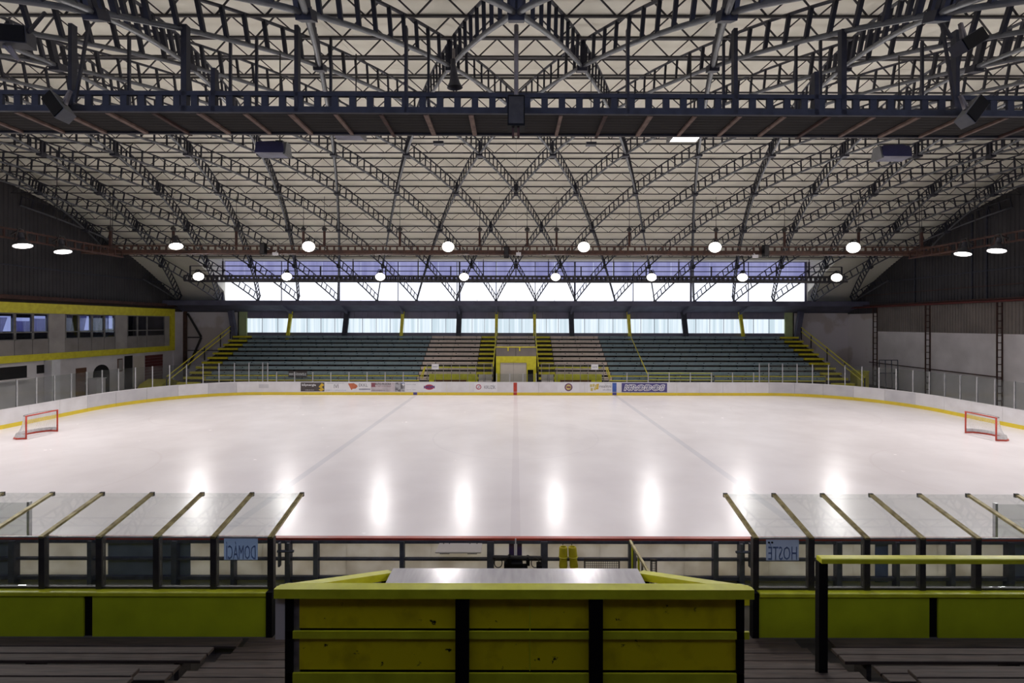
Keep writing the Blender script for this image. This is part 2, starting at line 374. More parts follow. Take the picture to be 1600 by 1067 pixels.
# ---- roof: skin panels, lattice girders, purlins (all pieces of the ceiling)
ceil_ = structure('ceiling', 'vaulted roof of cream sheets on a crossing lattice of steel girders')
TH0 = 0.5995; DTH = 0.1448; DX = 2.085
NX = 12; XW = 2 * HX / NX
def sheet_arc(x0, x1, t0, t1, R, thick, n=3):
    mb = MB(); vs = []; fs = []
    for i in range(n + 1):
        t = t0 + (t1 - t0) * i / n
        y, z = arc(t, R); y2, z2 = arc(t, R + thick)
        vs += [(x0, y, z), (x1, y, z), (x1, y2, z2), (x0, y2, z2)]
    for i in range(n):
        for k in range(4): fs.append((4 * i + k, 4 * i + 4 + k, 4 * i + 4 + (k + 1) % 4, 4 * i + (k + 1) % 4))
    fs += [(0, 1, 2, 3), (4 * n + 3, 4 * n + 2, 4 * n + 1, 4 * n)]
    return mb.add(vs, fs)
TCUT, TEND = 0.472, 0.655
DXW = 31.2                                   # half width of the long roof windows (dormers)
NT = 12
for i in range(NT):
    t0 = -TCUT + 2 * TCUT * i / NT; t1 = -TCUT + 2 * TCUT * (i + 1) / NT
    for j in range(NX):
        x0 = -HX + XW * j
        sheet_arc(x0 + 0.006, x0 + XW - 0.006, t0 + 0.0002, t1 - 0.0002, 43.3, 0.05).obj('roof_sheet', 'skin', ceil_)
sheet_arc(-HX - 0.3, HX + 0.3, -TCUT, TCUT, 43.36, 0.1, 24).obj('roof_light_block', 'deck', ceil_)  # unseen layer added above the sheets to block sky light at their gaps
WY = 51.0; WTOP = 12.9
yc, zc = arc(TCUT, 43.3)
for e in (1, -1):                            # far and near eaves, the dormers over the long windows
    for sx in (-1, 1):
        for t0, t1 in ((TCUT, 0.565), (0.565, TEND)):
            a, b = sorted((sx * DXW, sx * HX)); u0, u1 = sorted((e * t0, e * t1)); sheet_arc(a, b, u0 + 0.0002, u1 - 0.0002, 43.3, 0.05).obj('roof_sheet', 'skin', ceil_)
        a, b = sorted((sx * DXW, sx * (HX + 0.3))); u0, u1 = sorted((e * TCUT, e * TEND))
        sheet_arc(a, b, u0, u1, 43.36, 0.1, 4).obj('roof_light_block', 'deck', ceil_)  # the added light block carried on over the eaves
    my = lambda y: RC + e * (y - RC)
    MB().prism([(my(yc - 0.05), zc - 0.02), (my(WY + 0.3), WTOP + 0.02), (my(WY + 0.3), WTOP + 0.2), (my(yc - 0.05), zc + 0.16)], 'X', -DXW - 0.2, DXW + 0.2).obj('dormer_roof', 'skin', ceil_)
    for sx in (-1, 1):
        pl = [(yc, zc)] + [(WY, WTOP), (WY, 8.45)] + [arc(t, 43.3) for t in (0.60, 0.555, 0.51)]
        MB().prism([(my(y), z) for y, z in pl], 'X', sx * DXW - 0.04, sx * DXW + 0.04).obj('dormer_cheek', 'skin', ceil_)

def girder(x_at, fam):
    pts = []; n = 0
    tt = TH0
    step = 0.62 / 42
    seq = []
    while tt > -0.74:
        x = x_at + fam * (TH0 - tt) / DTH * DX
        if abs(x) <= HX - 0.1: seq.append((x, tt))
        tt -= step
    if len(seq) < 5: return
    lo = [(x,) + arc(t, 42.0) for x, t in seq]; hi = [(x,) + arc(t, 42.72) for x, t in seq]
    g = MB().tube(lo[::2] + ([lo[-1]] if len(lo) % 2 == 0 else []), 0.063, 6).obj('lattice_girder', 'chord', ceil_, smooth=True)
    MB().tube(hi[::2] + ([hi[-1]] if len(hi) % 2 == 0 else []), 0.046, 5).obj('upper_chord', 'web', g)
    wb = MB()
    for p, q in zip(lo, hi):
        if 8.5 < p[1] < 16.5 and abs(p[0]) < p[1] * 1.15: MB().bar(p, q, 0.095, 0.095, (1, 0, 0)).obj('web_post', 'web', g)   # the ones that show largest
        else: wb.bar(p, q, 0.068, 0.068, (1, 0, 0))
    wb.obj('web_posts', 'web', g, stuff=True)
for n in range(-22, 22):
    x0 = DX * (2 * n + 1)
    for fam in (1, -1):
        if -HX - 23 < x0 < HX + 23:
            if (fam == 1 and x0 < HX) or (fam == -1 and x0 > -HX): girder(x0, fam)
# node plates where the girders cross
nd = MB()
for k in range(0, 10):
    t = TH0 - DTH * k
    for n in range(-19, 20):
        x = DX * (2 * n + (1 if k % 2 == 0 else 0))
        if abs(x) < HX - 0.5:
            for r0, r1, s_ in ((41.85, 42.05, 0.16), (42.0, 42.75, 0.06)):
                p = (x,) + arc(t, r0); q = (x,) + arc(t, r1); nd.bar(p, q, s_ * 2, s_ * 2, (1, 0, 0))
nd.obj('node_plates', 'web', ceil_, stuff=True)
# purlins: shallow trusses along the hall, on top of the girders
k = 0; t = TEND - 0.02
while t > -TEND + 0.01:
    a = arc(t, 42.68); b = arc(t, 43.25)
    wd = 0.058 if k % 6 else 0.11
    if 0.49 < abs(t) < 0.6: t -= 0.0482; k += 1; continue
    pu = MB().box(-HX, HX, a[0] - wd / 2, a[0] + wd / 2, a[1] - 0.028, a[1] + 0.03).obj('purlin', 'purlin', ceil_)
    MB().box(-HX, HX, b[0] - 0.03, b[0] + 0.03, b[1] - 0.03, b[1] + 0.03).obj('top_chord', 'purlin', pu)
    zz = MB(); n = int(2 * HX / 0.66); dx = 2 * HX / n
    for i in range(n):
        p, q = (a, b) if i % 2 == 0 else (b, a)
        zz.bar((-HX + i * dx, p[0], p[1]), (-HX + (i + 1) * dx, q[0], q[1]), 0.035, 0.035)
    zz.obj('zigzag_bracing', 'purlin', pu, stuff=True)
    t -= 0.0482; k += 1

# ---- gable walls with ribbed sheets
def ribbed(y0, y1, x, z0f, z1f, side, pitch=0.3, depth=0.05):
    """vertical corrugated sheet on a wall at x between y0 and y1"""
    mb = MB(); n = max(2, int((y1 - y0) / pitch)); d = (y1 - y0) / n; vs = []; fs = []
    cols = []
    for i in range(n):
        y = y0 + i * d
        for yy, off in ((y, 0), (y + d * 0.4, 0), (y + d * 0.5, depth), (y + d * 0.9, depth)): cols.append((yy, off))
    cols.append((y1, 0))
    for yy, off in cols: vs += [(x - side * off, yy, z0f(yy)), (x - side * off, yy, z1f(yy))]
    for i in range(len(cols) - 1): fs.append((2 * i, 2 * i + 2, 2 * i + 3, 2 * i + 1))
    return mb.add(vs, fs)
def const(z): return lambda y: z
wl = structure('wall_left', 'dark ribbed gable wall above the two storey building')
wr = structure('wall_right', 'end wall with white plaster below and dark ribbed sheets above')
gz = lambda y: max(8.0, roof_z(min(max(y, YN), 52.6)) + 0.1)
ys = [YN + (YF - YN) * i / 26 for i in range(27)]
for side, wobj in ((-1, wl), (1, wr)):
    pl = [(YN, -0.04)] + [(y, gz(y)) for y in ys] + [(YF, -0.04)]
    x = side * HX
    MB().prism(pl, 'X', x + side * 0.12, x + side * 0.3).obj('wall_core', 'dark_concrete', wobj)
    n = 9; bw = (YF - YN) / n
    for i in range(n):
        ribbed(YN + i * bw + 0.01, YN + (i + 1) * bw - 0.01, x, const(8.0), gz, side).obj('ribbed_sheet', 'corr_dark', wobj)
# right wall: plaster bays between lattice columns
cols_y = [48.6, 42.4, 36.1, 29.9, 23.7, 17.5, 11.3, 5.0]
edges = [YF - 0.02] + cols_y + [YN]
for i in range(len(edges) - 1):
    y1, y0 = edges[i], edges[i + 1]
    zt = 7.35 if i == 0 else 5.5
    MB().box(HX - 0.02, HX + 0.14, y0 + 0.01, y1 - 0.01, -0.04, zt).obj('plaster_bay', 'peel' if i == 0 else 'plaster', wr)
    ribbed(y0 + 0.01, y1 - 0.01, HX, const(zt), const(8.0), 1, 0.25).obj('ribbed_sheet', 'corr_mid' if i else 'corr_dark', wr)
for y in cols_y[:5]:
    c = MB().box(HX - 0.52, HX - 0.42, y - 0.03, y + 0.03, -0.04, 7.9).obj('wall_column', 'rust_dark', wr)
    MB().box(HX - 0.12, HX - 0.03, y - 0.03, y + 0.03, -0.04, 7.9).obj('inner_flange', 'rust_dark', c)
    ru = MB()
    z = 0.4
    while z < 7.8: ru.box(HX - 0.44, HX - 0.1, y - 0.025, y + 0.025, z, z + 0.06); z += 0.55
    ru.obj('rungs', 'rust_dark', c, stuff=True)
for y in (44.0, 38.5, 37.3, 33.0, 27.0):
    MB().box(HX - 0.12, HX - 0.02, y - 0.04, y + 0.04, 8.1, gz(y) - 0.4).obj('wall_mullion', 'steel', wr)
MB().tube([(HX - 0.65, 6, 8.0), (HX - 0.65, 52.6, 8.0)], 0.09, 8).obj('red_pipe', 'red_brown', wr)
MB().box(HX - 0.7, HX - 0.1, 6, 52.6, 8.15, 8.22).obj('wall_ledge', 'rust_dark', wr)
MB().tube([(HX - 0.5, 6, 9.2), (HX - 0.5, 52.4, 9.2)], 0.03, 6).obj('ledge_rail', 'rust_dark', wr)
MB().box(HX - 0.1, HX - 0.02, 20, 52.6, 10.4, 10.5).obj('wall_girt', 'steel', wr)
MB().tube([(HX - 0.2, 36.0, 2.2), (HX - 0.2, 49.5, 2.3)], 0.05, 6).obj('water_pipe', 'rust_dark', wr)
# left wall, girts over the building
MB().box(-HX + 0.02, -HX + 0.1, 10, 52.6, 10.4, 10.5).obj('wall_girt', 'steel', wl)
MB().box(-HX + 0.02, -HX + 0.5, 8, 52.6, 7.95, 8.25).obj('wall_ledge', 'rust_dark', wl)

# ---- far wall: corner plaster, dark bands, window strip above the stand
wf = structure('wall_far', 'far wall behind the stand with a strip of translucent sheets')
MB().box(-HX, HX, YF + 0.02, YF + 0.3, -0.04, 5.2).obj('wall_core', 'dark_concrete', wf)
MB().box(-HX - 0.3, HX + 0.3, YF + 0.3, YF + 0.5, 5.0, 8.9).obj('outer_core', 'dark_concrete', wf)
for sx in (-1, 1):
    a, b = sorted((sx * 31.0, sx * (HX - 0.03)))
    MB().box(a, b, YF - 0.08, YF + 0.02, -0.04, 7.45).obj('plaster_corner', 'peel', wf)
    MB().box(a, b, YF - 0.12, YF + 0.3, 7.45, 8.75).obj('dark_header', 'corr_dark', wf)
    a, b = sorted((sx * 29.9, sx * 30.75))
    MB().box(a, b, YF - 0.2, YF - 0.02, 4.4, 7.5).obj('green_pier', 'pale_green', wf)
MB().box(-30.8, 30.8, YF - 0.05, YF + 0.05, 3.9, 5.18).obj('lower_band', 'corr_blue', wf)
nseg = 40; sw = 60.0 / nseg
for i in range(nseg):
    x0 = -30 + i * sw
    MB().box(x0 + 0.015, x0 + sw - 0.015, YF - 0.03, YF + 0.05, 6.78, 7.6).obj('upper_sheet', 'corr_blue', wf)
# posts in front of the strip, alternately yellow and dark, leaning slightly outwards towards the soffit
POSTS = [(456, 'yellow'), (543, 'steel'), (630, 'yellow'), (718, 'steel'), (776, 'yellow'), (835, 'yellow'), (892, 'steel'), (981, 'yellow'), (1067, 'steel'), (1155, 'yellow')]
for p, m in POSTS:
    x = px(p, 52.6); wdt = 0.32 if m == 'yellow' else 0.55
    MB().bar((x + 0.02 * x, 52.55, 4.35), (x, 52.45, 7.55), wdt, 0.25, (0, 1, 0)).obj('wall_post', m, wf)
for sx in (-1, 1):
    x = sx * 30.9
    MB().bar((x, 52.4, 4.35), (x + sx * 0.4, 52.2, 7.6), 0.5, 0.4, (0, 1, 0)).obj('wall_post', 'soffit', wf)
wi = structure('window_1', 'strip of backlit translucent sheets above the stand')
xs_ = [-29.95] + [px(p, 52.6) for p, m in POSTS] + [29.95]
for i in range(len(xs_) - 1):
    n = max(1, int(round((xs_[i + 1] - xs_[i]) / 1.55))); d = (xs_[i + 1] - xs_[i]) / n
    for j in range(n):
        MB().box(xs_[i] + j * d + 0.02, xs_[i] + (j + 1) * d - 0.02, YF - 0.02, YF + 0.04, 5.2, 6.76).obj('pane', 'win_lo', wi)
        if j: MB().box(xs_[i] + j * d - 0.02, xs_[i] + j * d + 0.02, YF - 0.07, YF - 0.02, 4.5, 7.5).obj('glazing_bar', 'corr_blue', wi)
# upper window in the dormer
w2 = structure('window_2', 'long bright window band under the roof')
n = 30; d = 2 * DXW / n
for i in range(n):
    x0 = -DXW + i * d
    MB().box(x0 + 0.02, x0 + d - 0.02, WY, WY + 0.05, 8.6, 10.62).obj('pane', 'win_hi', w2)
    MB().box(x0 + 0.02, x0 + d - 0.02, WY, WY + 0.05, 11.05, 12.85).obj('tinted_pane', 'win_mid', w2)
MB().box(-DXW, DXW, WY - 0.12, WY + 0.1, 10.62, 11.05).obj('transom', 'soffit', w2)
MB().box(-DXW, DXW, WY - 0.1, WY + 0.1, 12.83, 12.95).obj('window_head', 'soffit', w2)
for p in (348, 530, 718, 898, 1079, 1258):
    x = px(p, WY); MB().box(x - 0.09, x + 0.09, WY - 0.12, WY + 0.02, 8.55, 12.85).obj('mullion', 'soffit', w2)
for p in (440, 622, 714, 775, 836, 989, 1169):
    x = px(p, WY); MB().box(x - 0.04, x + 0.04, WY - 0.06, WY + 0.02, 8.55, 12.85).obj('glazing_bar', 'soffit', w2)
MB().box(-DXW - 0.2, DXW + 0.2, 50.1, WY + 0.3, 8.3, 8.56).obj('window_sill', 'soffit', w2)
# sloping soffit from the sill to the far wall and its beams
so = structure('trim_1', 'dark sloping soffit and eaves beams over the stand')
MB().prism([(50.0, 8.4), (52.95, 7.5), (53.3, 7.5), (53.3, 7.7), (50.0, 8.62)], 'X', -HX, HX).obj('soffit_board', 'soffit', so)
MB().box(-HX, HX, 49.75, 50.1, 8.1, 8.6).obj('eaves_beam', 'soffit', so)
for p, m in POSTS:
    x = px(p, 52.6); MB().prism([(50.2, 8.4), (52.7, 7.55), (52.7, 7.1), (50.2, 8.15)], 'X', x - 0.12, x + 0.12).obj('soffit_rib', 'soffit', so)
# the same long window over the near stand, behind and above the camera
WN = 2 * RC - WY
w3 = structure('window_3', 'long window band over the near stand')
n = 15; d = 2 * DXW / n
for i in range(n):
    x0 = -DXW + i * d
    MB().box(x0 + 0.02, x0 + d - 0.02, WN - 0.05, WN, 8.6, 12.85).obj('pane', 'win_near', w3)
MB().box(-HX, HX, YN, WN + 0.9, 8.3, 8.56).obj('window_sill', 'soffit', w3)
MB().box(-HX, HX, YN - 0.3, YN, 8.0, 8.6).obj('header', 'soffit', w3)
# near wall behind the camera
wn = MB().box(-HX, HX, YN - 0.3, YN, -0.3, 8.0).obj('wall_near', 'dark_concrete'); st(wn)

# ================================================================== LEFT BUILDING
bl = thing('office_building', 'two storey grey and yellow building with windows along the left end', 'building', (-HX, 42, -0.04))
BX = -HX + 0.25
def bpart(name, mat, x0, x1, y0, y1, z0, z1, parent=None): return MB().box(x0, x1, y0, y1, z0, z1).obj(name, mat, parent or bl)
Y_E = 51.1
bpart('upper_yellow_fascia', 'yellow', BX - 0.2, BX + 0.12, 12, Y_E, 6.95, 7.72)
bpart('lower_yellow_fascia', 'yellow', BX - 0.2, BX + 0.12, 12, Y_E, 3.3, 3.82)
bpart('yellow_jamb', 'yellow', BX - 0.2, BX + 0.12, 50.5, Y_E, 3.82, 6.95)
bpart('storey_slab', 'plaster', -HX - 0.0, BX - 0.2, 12, 52.9, 3.3, 3.5)
bpart('ceiling_slab', 'dark_concrete', -HX, BX - 0.2, 12, 52.9, 7.6, 7.9)
bpart('end_wall', 'plaster', -HX + 0.03, BX, Y_E, 52.9, -0.04, 7.45)
GY = {'A0': [29.5, 30.7, 31.9, 33.1], 'A': [33.45, 34.9, 36.2, 37.45], 'B': [38.8, 40.0, 41.25, 42.5, 43.67], 'C': [45.0, 46.2, 47.4, 49.8]}
solid = [(12, 29.5), (33.1, 33.45), (37.45, 38.8), (43.67, 45.0), (49.8, 50.5)]
for y0, y1 in solid: bpart('facade_panel', 'facade', BX - 0.15, BX - 0.02, y0 + 0.01, y1 - 0.01, 3.82, 6.95)
for g, e in GY.items():
    for i in range(len(e) - 1):
        y0, y1 = e[i], e[i + 1]
        bpart('spandrel_panel', 'facade_dark', BX - 0.15, BX - 0.04, y0 + 0.02, y1 - 0.02, 3.82, 4.9)
        wdw = MB()
        for a, b, c, d2 in ((y0 + 0.01, y0 + 0.08, 4.9, 6.95), (y1 - 0.08, y1 - 0.01, 4.9, 6.95), (y0, y1, 4.9, 4.98), (y0, y1, 6.87, 6.95), (y0, y1, 5.46, 5.54)):
            wdw.box(BX - 0.12, BX, a, b, c, d2)
        wo = wdw.obj('window', 'frame_grey', bl)
        MB().box(BX - 0.07, BX - 0.05, y0 + 0.08, y1 - 0.08, 4.98, 5.46).obj('pane', 'glass_dark', wo)
        MB().box(BX - 0.07, BX - 0.05, y0 + 0.08, y1 - 0.08, 5.54, 6.87).obj('pane', 'glass_dark', wo)
bpart('room_back', 'dark_room', -HX + 0.0, -HX + 0.05, 12, Y_E, 3.5, 7.6)
# glowing panes added to light the curtains from behind, and the curtains
def curtain(y0, y1, z0, z1, lab, taper=0.0):
    mb = MB(); n = 12; vs = []; fs = []
    for i in range(n + 1):
        for z, f in ((z0, 1 - taper), (z1, 1.0)):
            y = y0 + (y1 - y0) * i / n * f; x = BX - 0.14 + (0.02 if i % 2 else 0)
            vs += [(x, y, z), (x - 0.012, y, z)]
    for i in range(n):
        a = 4 * i; b = a + 4
        fs += [(a, b, b + 2, a + 2), (a + 1, a + 3, b + 3, b + 1)]
    tag(mb.add(vs, fs).obj('curtain', 'curtain'), lab, 'curtain', 'curtains in the upper windows')
for y0, y1, z0, z1 in ((35.05, 36.1, 5.6, 6.6), (36.35, 37.3, 5.6, 6.75), (40.15, 41.1, 5.6, 6.8), (42.65, 43.5, 5.7, 6.85), (33.6, 34.75, 5.6, 6.7)):
    MB().box(-HX + 0.06, -HX + 0.09, y0, y1, z0, z1).obj('curtain_glow_pane', 'curtain_glow', bl)
curtain(33.55, 34.5, 5.55, 6.6, 'pale curtain in the upper window nearest the picture edge', 0.35)
curtain(35.1, 36.1, 5.55, 6.35, 'pale short curtain in second upper window from the left')
curtain(36.3, 37.3, 5.55, 6.55, 'pale short curtain in third upper window from the left')
curtain(38.9, 39.6, 5.55, 6.85, 'narrow pale curtain in first window of middle window group', 0.3)
curtain(40.1, 40.9, 5.55, 6.85, 'pale curtain in second window of middle window group', 0.35)
curtain(41.4, 42.3, 5.55, 6.85, 'pale curtain in third window of middle window group', 0.4)
curtain(42.6, 43.1, 5.7, 6.85, 'narrow pale curtain in last window of middle window group')
# ground floor
GX = -HX - 0.0
bpart('ground_wall', 'plaster', GX + 0.03, GX + 0.12, 12, Y_E, -0.04, 3.3)
def gy(p): return 743 * 36.85 / (806 - p)
bpart('kiosk_opening_shade', 'dark_room', GX + 0.1, GX + 0.16, 31.5, gy(42), 2.1, 3.0)  # solid slab, the shade of the opening is put into its colour
bpart('kiosk_counter', 'plaster', GX + 0.12, GX + 0.5, 31.5, gy(42), 1.95, 2.1)
bpart('small_window', 'dark_room', GX + 0.1, GX + 0.16, gy(58), gy(70), 2.3, 2.95)
bpart('pillar', 'white_board', GX + 0.15, GX + 0.75, gy(73) - 0.2, gy(73) + 0.5, -0.04, 3.3, bl)
dr = bpart('brown_door', 'brown', GX + 0.1, GX + 0.17, gy(119), gy(135), -0.04, 2.4)
MB().box(GX + 0.16, GX + 0.2, gy(133), gy(133) + 0.1, 1.0, 1.1).obj('handle', 'alu', dr)
y0, y1 = gy(146), gy(171); yc_ = (y0 + y1) / 2; r_ = (y1 - y0) / 2
MB().prism([(y0, 0.0), (y1, 0.0)] + [(yc_ + r_ * cos(a * pi / 10), 1.7 + r_ * sin(a * pi / 10)) for a in range(0, 11)], 'X', GX + 0.1, GX + 0.17).obj('arched_opening_shade', 'dark_room', bl)  # no hole here, a dark slab paints the shaded arch
bpart('notice_board', 'brown', GX + 0.1, GX + 0.17, gy(184), gy(191.5), 1.7, 2.9)
bpart('notice_sheet', 'facade', GX + 0.17, GX + 0.18, gy(184.8), gy(190.7), 1.8, 2.8)
bpart('dark_door', 'dark_room', GX + 0.1, GX + 0.17, gy(195), gy(207), 0.0, 3.1)
bpart('white_door', 'door_cream', GX + 0.1, GX + 0.15, gy(209), gy(225), 0.0, 3.0)
sh = MB()
for i in range(10): sh.box(GX + 0.1, GX + 0.17 + 0.02 * (i % 2), gy(227), gy(254), 0.3 * i, 0.3 * i + 0.28)
sh.obj('red_brown_shutter', 'red_brown', bl)
cb = thing('counter', 'white counter box in front of the arched opening', 'counter', (GX + 0.8, 41.0, -0.04))
MB().bevbox(GX + 0.5, GX + 1.2, 40.6, 41.5, -0.04, 1.4).obj('body', 'plaster', cb); MB().bevbox(GX + 0.45, GX + 1.25, 40.55, 41.55, 1.4, 1.47).obj('top', 'white_board', cb)
yk = MB().prism([(45.2, -0.04), (48.2, -0.04), (47.9, 0.35), (46.6, 0.75), (45.5, 0.35)], 'X', GX + 1.0, GX + 3.2).obj('ramp_block', 'yellow'); tag(yk, 'low yellow ramp block on the floor beside dark doors', 'block')
# corner steelwork at the left
cs = thing('corner_frame', 'rusty corner post with dark diagonal braces on the left corner wall', 'frame', (-36.3, 52.6, -0.04))
MB().box(-36.75, -36.45, 52.5, 52.75, -0.04, 7.5).obj('post', 'rust', cs)
MB().bar((-36.4, 52.75, 7.3), (-34.9, 52.75, 4.7), 0.16).obj('brace', 'black_steel', cs); MB().bar((-34.9, 52.75, 4.6), (-36.4, 52.75, 1.2), 0.16).obj('brace', 'black_steel', cs)
MB().bar((-36.4, 52.78, 3.2), (-32.0, 52.78, 3.2), 0.08).obj('tie', 'black_steel', cs); MB().bar((-36.4, 52.78, 4.65), (-34.9, 52.78, 4.65), 0.12).obj('tie', 'black_steel', cs)
# right end clutter
yb = thing('storage_box', 'yellow box on floor behind glass below right stand stairs', 'box', (33.0, 46.5, -0.04))
x_ = px(1343, 46.5)
MB().box(x_ - 0.55, x_ + 0.55, 46.0, 47.0, -0.04, 1.6).obj('body', 'yellow', yb); MB().box(x_ - 0.6, x_ + 0.6, 45.95, 47.05, 1.6, 1.7).obj('lid', 'yellow_rail', yb)
rk = thing('goal_rack', 'grey tubular frame rack leaning at the right end wall', 'rack', (px(1390, 44), 44, -0.04))
x0, x1 = px(1375, 44), px(1404, 44)
for i in range(4): MB().tube([(x0 + (x1 - x0) * i / 3, 44, -0.04), (x0 + (x1 - x0) * i / 3, 44.1, 2.9)], 0.04, 6).obj('upright', 'bench_steel', rk)
MB().tube([(x0, 44.1, 2.9), (x1, 44.1, 2.9)], 0.04, 6).obj('top_bar', 'bench_steel', rk); MB().tube([(x0, 44.05, 1.7), (x1, 44.05, 1.7)], 0.04, 6).obj('middle_bar', 'bench_steel', rk)

# ================================================================== FAR STAND
NR = 10
def rowY(i): return 44.3 + 0.86 * i
def rowZ(i): return pz(589.5, 44.3) + 0.404 * i
for i in range(NR):     # stepped concrete terraces
    MB().box(-31.2, -2.1, rowY(i) + 0.3, rowY(i) + 0.3 + 0.86, -0.04, rowZ(i) - 0.4).obj('terrace_step', 'dark_concrete', fl)
    MB().box(2.1, 31.2, rowY(i) + 0.3, rowY(i) + 0.3 + 0.86, -0.04, rowZ(i) - 0.4).obj('terrace_step', 'dark_concrete', fl)
for i in range(7, 10): MB().box(-2.09, 2.09, rowY(i) + 0.3, rowY(i) + 1.16, rowZ(i) - 0.9, rowZ(i) - 0.4).obj('terrace_step', 'dark_concrete', fl)
ORD = ['lowest', 'second lowest', 'third lowest', 'fourth lowest', 'fifth lowest', 'fifth highest', 'fourth highest', 'third highest', 'second highest', 'topmost']
def bench_row(x0, x1, i, mat, label, group, nseg):
    """one long bench: seat planks on a deep front board, on dark brackets"""
    y, z = rowY(i), rowZ(i); b = thing('stand_bench', label, 'bench', ((x0 + x1) / 2, y, z - 0.4), group)
    d = (x1 - x0) / nseg
    for k in range(nseg):
        a, c = x0 + k * d + 0.01, x0 + (k + 1) * d - 0.01
        MB().bevbox(a, c, y, y + 0.36, z - 0.05, z, 0.012).obj('seat', mat, b)
        MB().box(a, c, y + 0.02, y + 0.06, z - 0.275, z - 0.055).obj('front_board', mat, b)
    br = MB(); n = max(2, int((x1 - x0) / 1.55)); s_ = (x1 - x0) / n
    for k in range(n):
        x = x0 + (k + 0.5) * s_ + (0.4 if i % 2 else 0)
        if x < x1 - 0.1: br.box(x - 0.05, x + 0.05, y - 0.01, y + 0.3, z - 0.12, z - 0.052); br.box(x - 0.04, x + 0.04, y + 0.08, y + 0.3, z - 0.4, z - 0.1)
    br.obj('brackets', 'black', b, stuff=True)
SECT = [(-28.9, -9.25, 'teal', 'teal painted bench row of the left half of the stand, {} row', 'teal benches left of the gangway', 5),
        (-9.2, -3.8, 'tan', 'tan painted bench row beside the left yellow steps, {} row', 'tan benches left of the middle', 2),
        (3.8, 9.0, 'tan', 'tan painted bench row beside the right yellow steps, {} row', 'tan benches right of the middle', 2),
        (9.05, 28.9, 'teal', 'teal painted bench row of the right half of the stand, {} row', 'teal benches right of the gangway', 5)]
for x0, x1, mat, lab, grp, ns in SECT:
    for i in range(NR): bench_row(x0, x1, i, mat, lab.format(ORD[i]), grp, ns)
for i in (7, 8, 9): bench_row(-2.05, 2.05, i, 'tan', 'short tan bench row above the yellow portal, {} row'.format(ORD[i]), 'short benches above the portal', 1)
# yellow stairs
def stairs(x0, x1, label, rail_x=None, low=-2):
    s_ = thing('stand_stairs', label, 'stairs', ((x0 + x1) / 2, 44, -0.04), 'yellow stairs of the stand')
    for i in range(low, NR):
        y, z = rowY(i), rowZ(i) - 0.02
        if z < 0.2: continue
        MB().bevbox(x0, x1, y + 0.02, y + 0.34, z - 0.2, z, 0.01).obj('tread', 'yellow', s_)
    for x in (x0 + 0.1, x1 - 0.1):
        MB().bar((x, rowY(low) + 0.4, rowZ(low) - 0.32), (x, rowY(9) + 0.4, rowZ(9) - 0.32), 0.08, 0.2).obj('stringer', 'dark_concrete', s_)
    if rail_x is not None:
        for dz in (0.55, 1.0): MB().tube([(rail_x, rowY(low), rowZ(low) + dz), (rail_x, rowY(9), rowZ(9) + dz)], 0.05, 6).obj('handrail', 'yellow', s_)
        for i in (low, 1, 4, 7, 9): MB().box(rail_x - 0.04, rail_x + 0.04, rowY(i) - 0.04, rowY(i) + 0.04, max(-0.04, rowZ(i) - 0.35), rowZ(i) + 1.0).obj('rail_post', 'black_steel', s_)
stairs(-31.0, -29.0, 'yellow stairs at the left end of the stand', -31.25)
stairs(29.0, 31.0, 'yellow stairs at the right end of the stand', 31.25)
stairs(-3.75, -2.12, 'yellow steps just left of the portal', -2.1, 0)
stairs(2.12, 3.75, 'yellow steps just right of the portal', 2.1, 0)
# portal
po = thing('stand_portal', 'yellow framed portal with cream door in the middle of the stand', 'portal', (0, 44.6, -0.04))
zt = pz(556.5, 44.6); ztop = pz(543, 44.6); dz_ = pz(566.5, 44.6)
dx0, dx1 = px(781.5, 44.6), px(823, 44.6); ox0, ox1 = px(824.5, 44.6), px(833.5, 44.6); oz = pz(577.5, 44.6)
P0, P1 = -1.85, 1.92
MB().box(P0, dx0, 44.5, 44.8, -0.04, zt).obj('frame_panel', 'yellow', po); MB().box(dx0, dx1, 44.5, 44.8, dz_, zt).obj('frame_panel', 'yellow', po)
MB().box(dx1, ox0, 44.5, 44.8, -0.04, zt).obj('frame_panel', 'yellow', po); MB().box(ox0, ox1, 44.5, 44.8, oz, zt).obj('frame_panel', 'yellow', po); MB().box(ox1, P1, 44.5, 44.8, -0.04, zt).obj('frame_panel', 'yellow', po)
mid = (dx0 + dx1) / 2
MB().box(dx0 + 0.02, mid - 0.008, 44.58, 44.66, -0.04, dz_ - 0.02).obj('door_leaf', 'door_cream', po); MB().box(mid + 0.008, dx1 - 0.02, 44.58, 44.66, -0.04, dz_ - 0.02).obj('door_leaf', 'door_cream', po)
MB().box(ox0, ox1, 44.75, 44.8, -0.04, oz).obj('doorway_shade', 'dark_room', po)  # dark sheet paints the shade inside the doorway
MB().box(P0, -0.02, 44.55, 44.62, zt, ztop).obj('parapet_panel', 'corr_mid', po); MB().box(0.02, P1, 44.55, 44.62, zt, ztop).obj('parapet_panel', 'corr_mid', po)
MB().box(P0, P1, 44.62, 50.4, zt - 0.1, zt).obj('roof_slab', 'dark_concrete', po)
MB().box(P0, P0 + 0.2, 44.8, 50.4, -0.04, zt).obj('side_wall', 'dark_concrete', po); MB().box(P1 - 0.2, P1, 44.8, 50.4, -0.04, zt).obj('side_wall', 'dark_concrete', po)
MB().box(P0 - 0.05, P1 + 0.05, 44.5, 44.62, ztop, ztop + 0.09).obj('top_rail', 'yellow', po)
for x in (px(794, 44.6), px(812, 44.6)): MB().box(x - 0.06, x + 0.06, 44.48, 44.55, ztop - 0.32, ztop).obj('rail_stub', 'yellow', po)
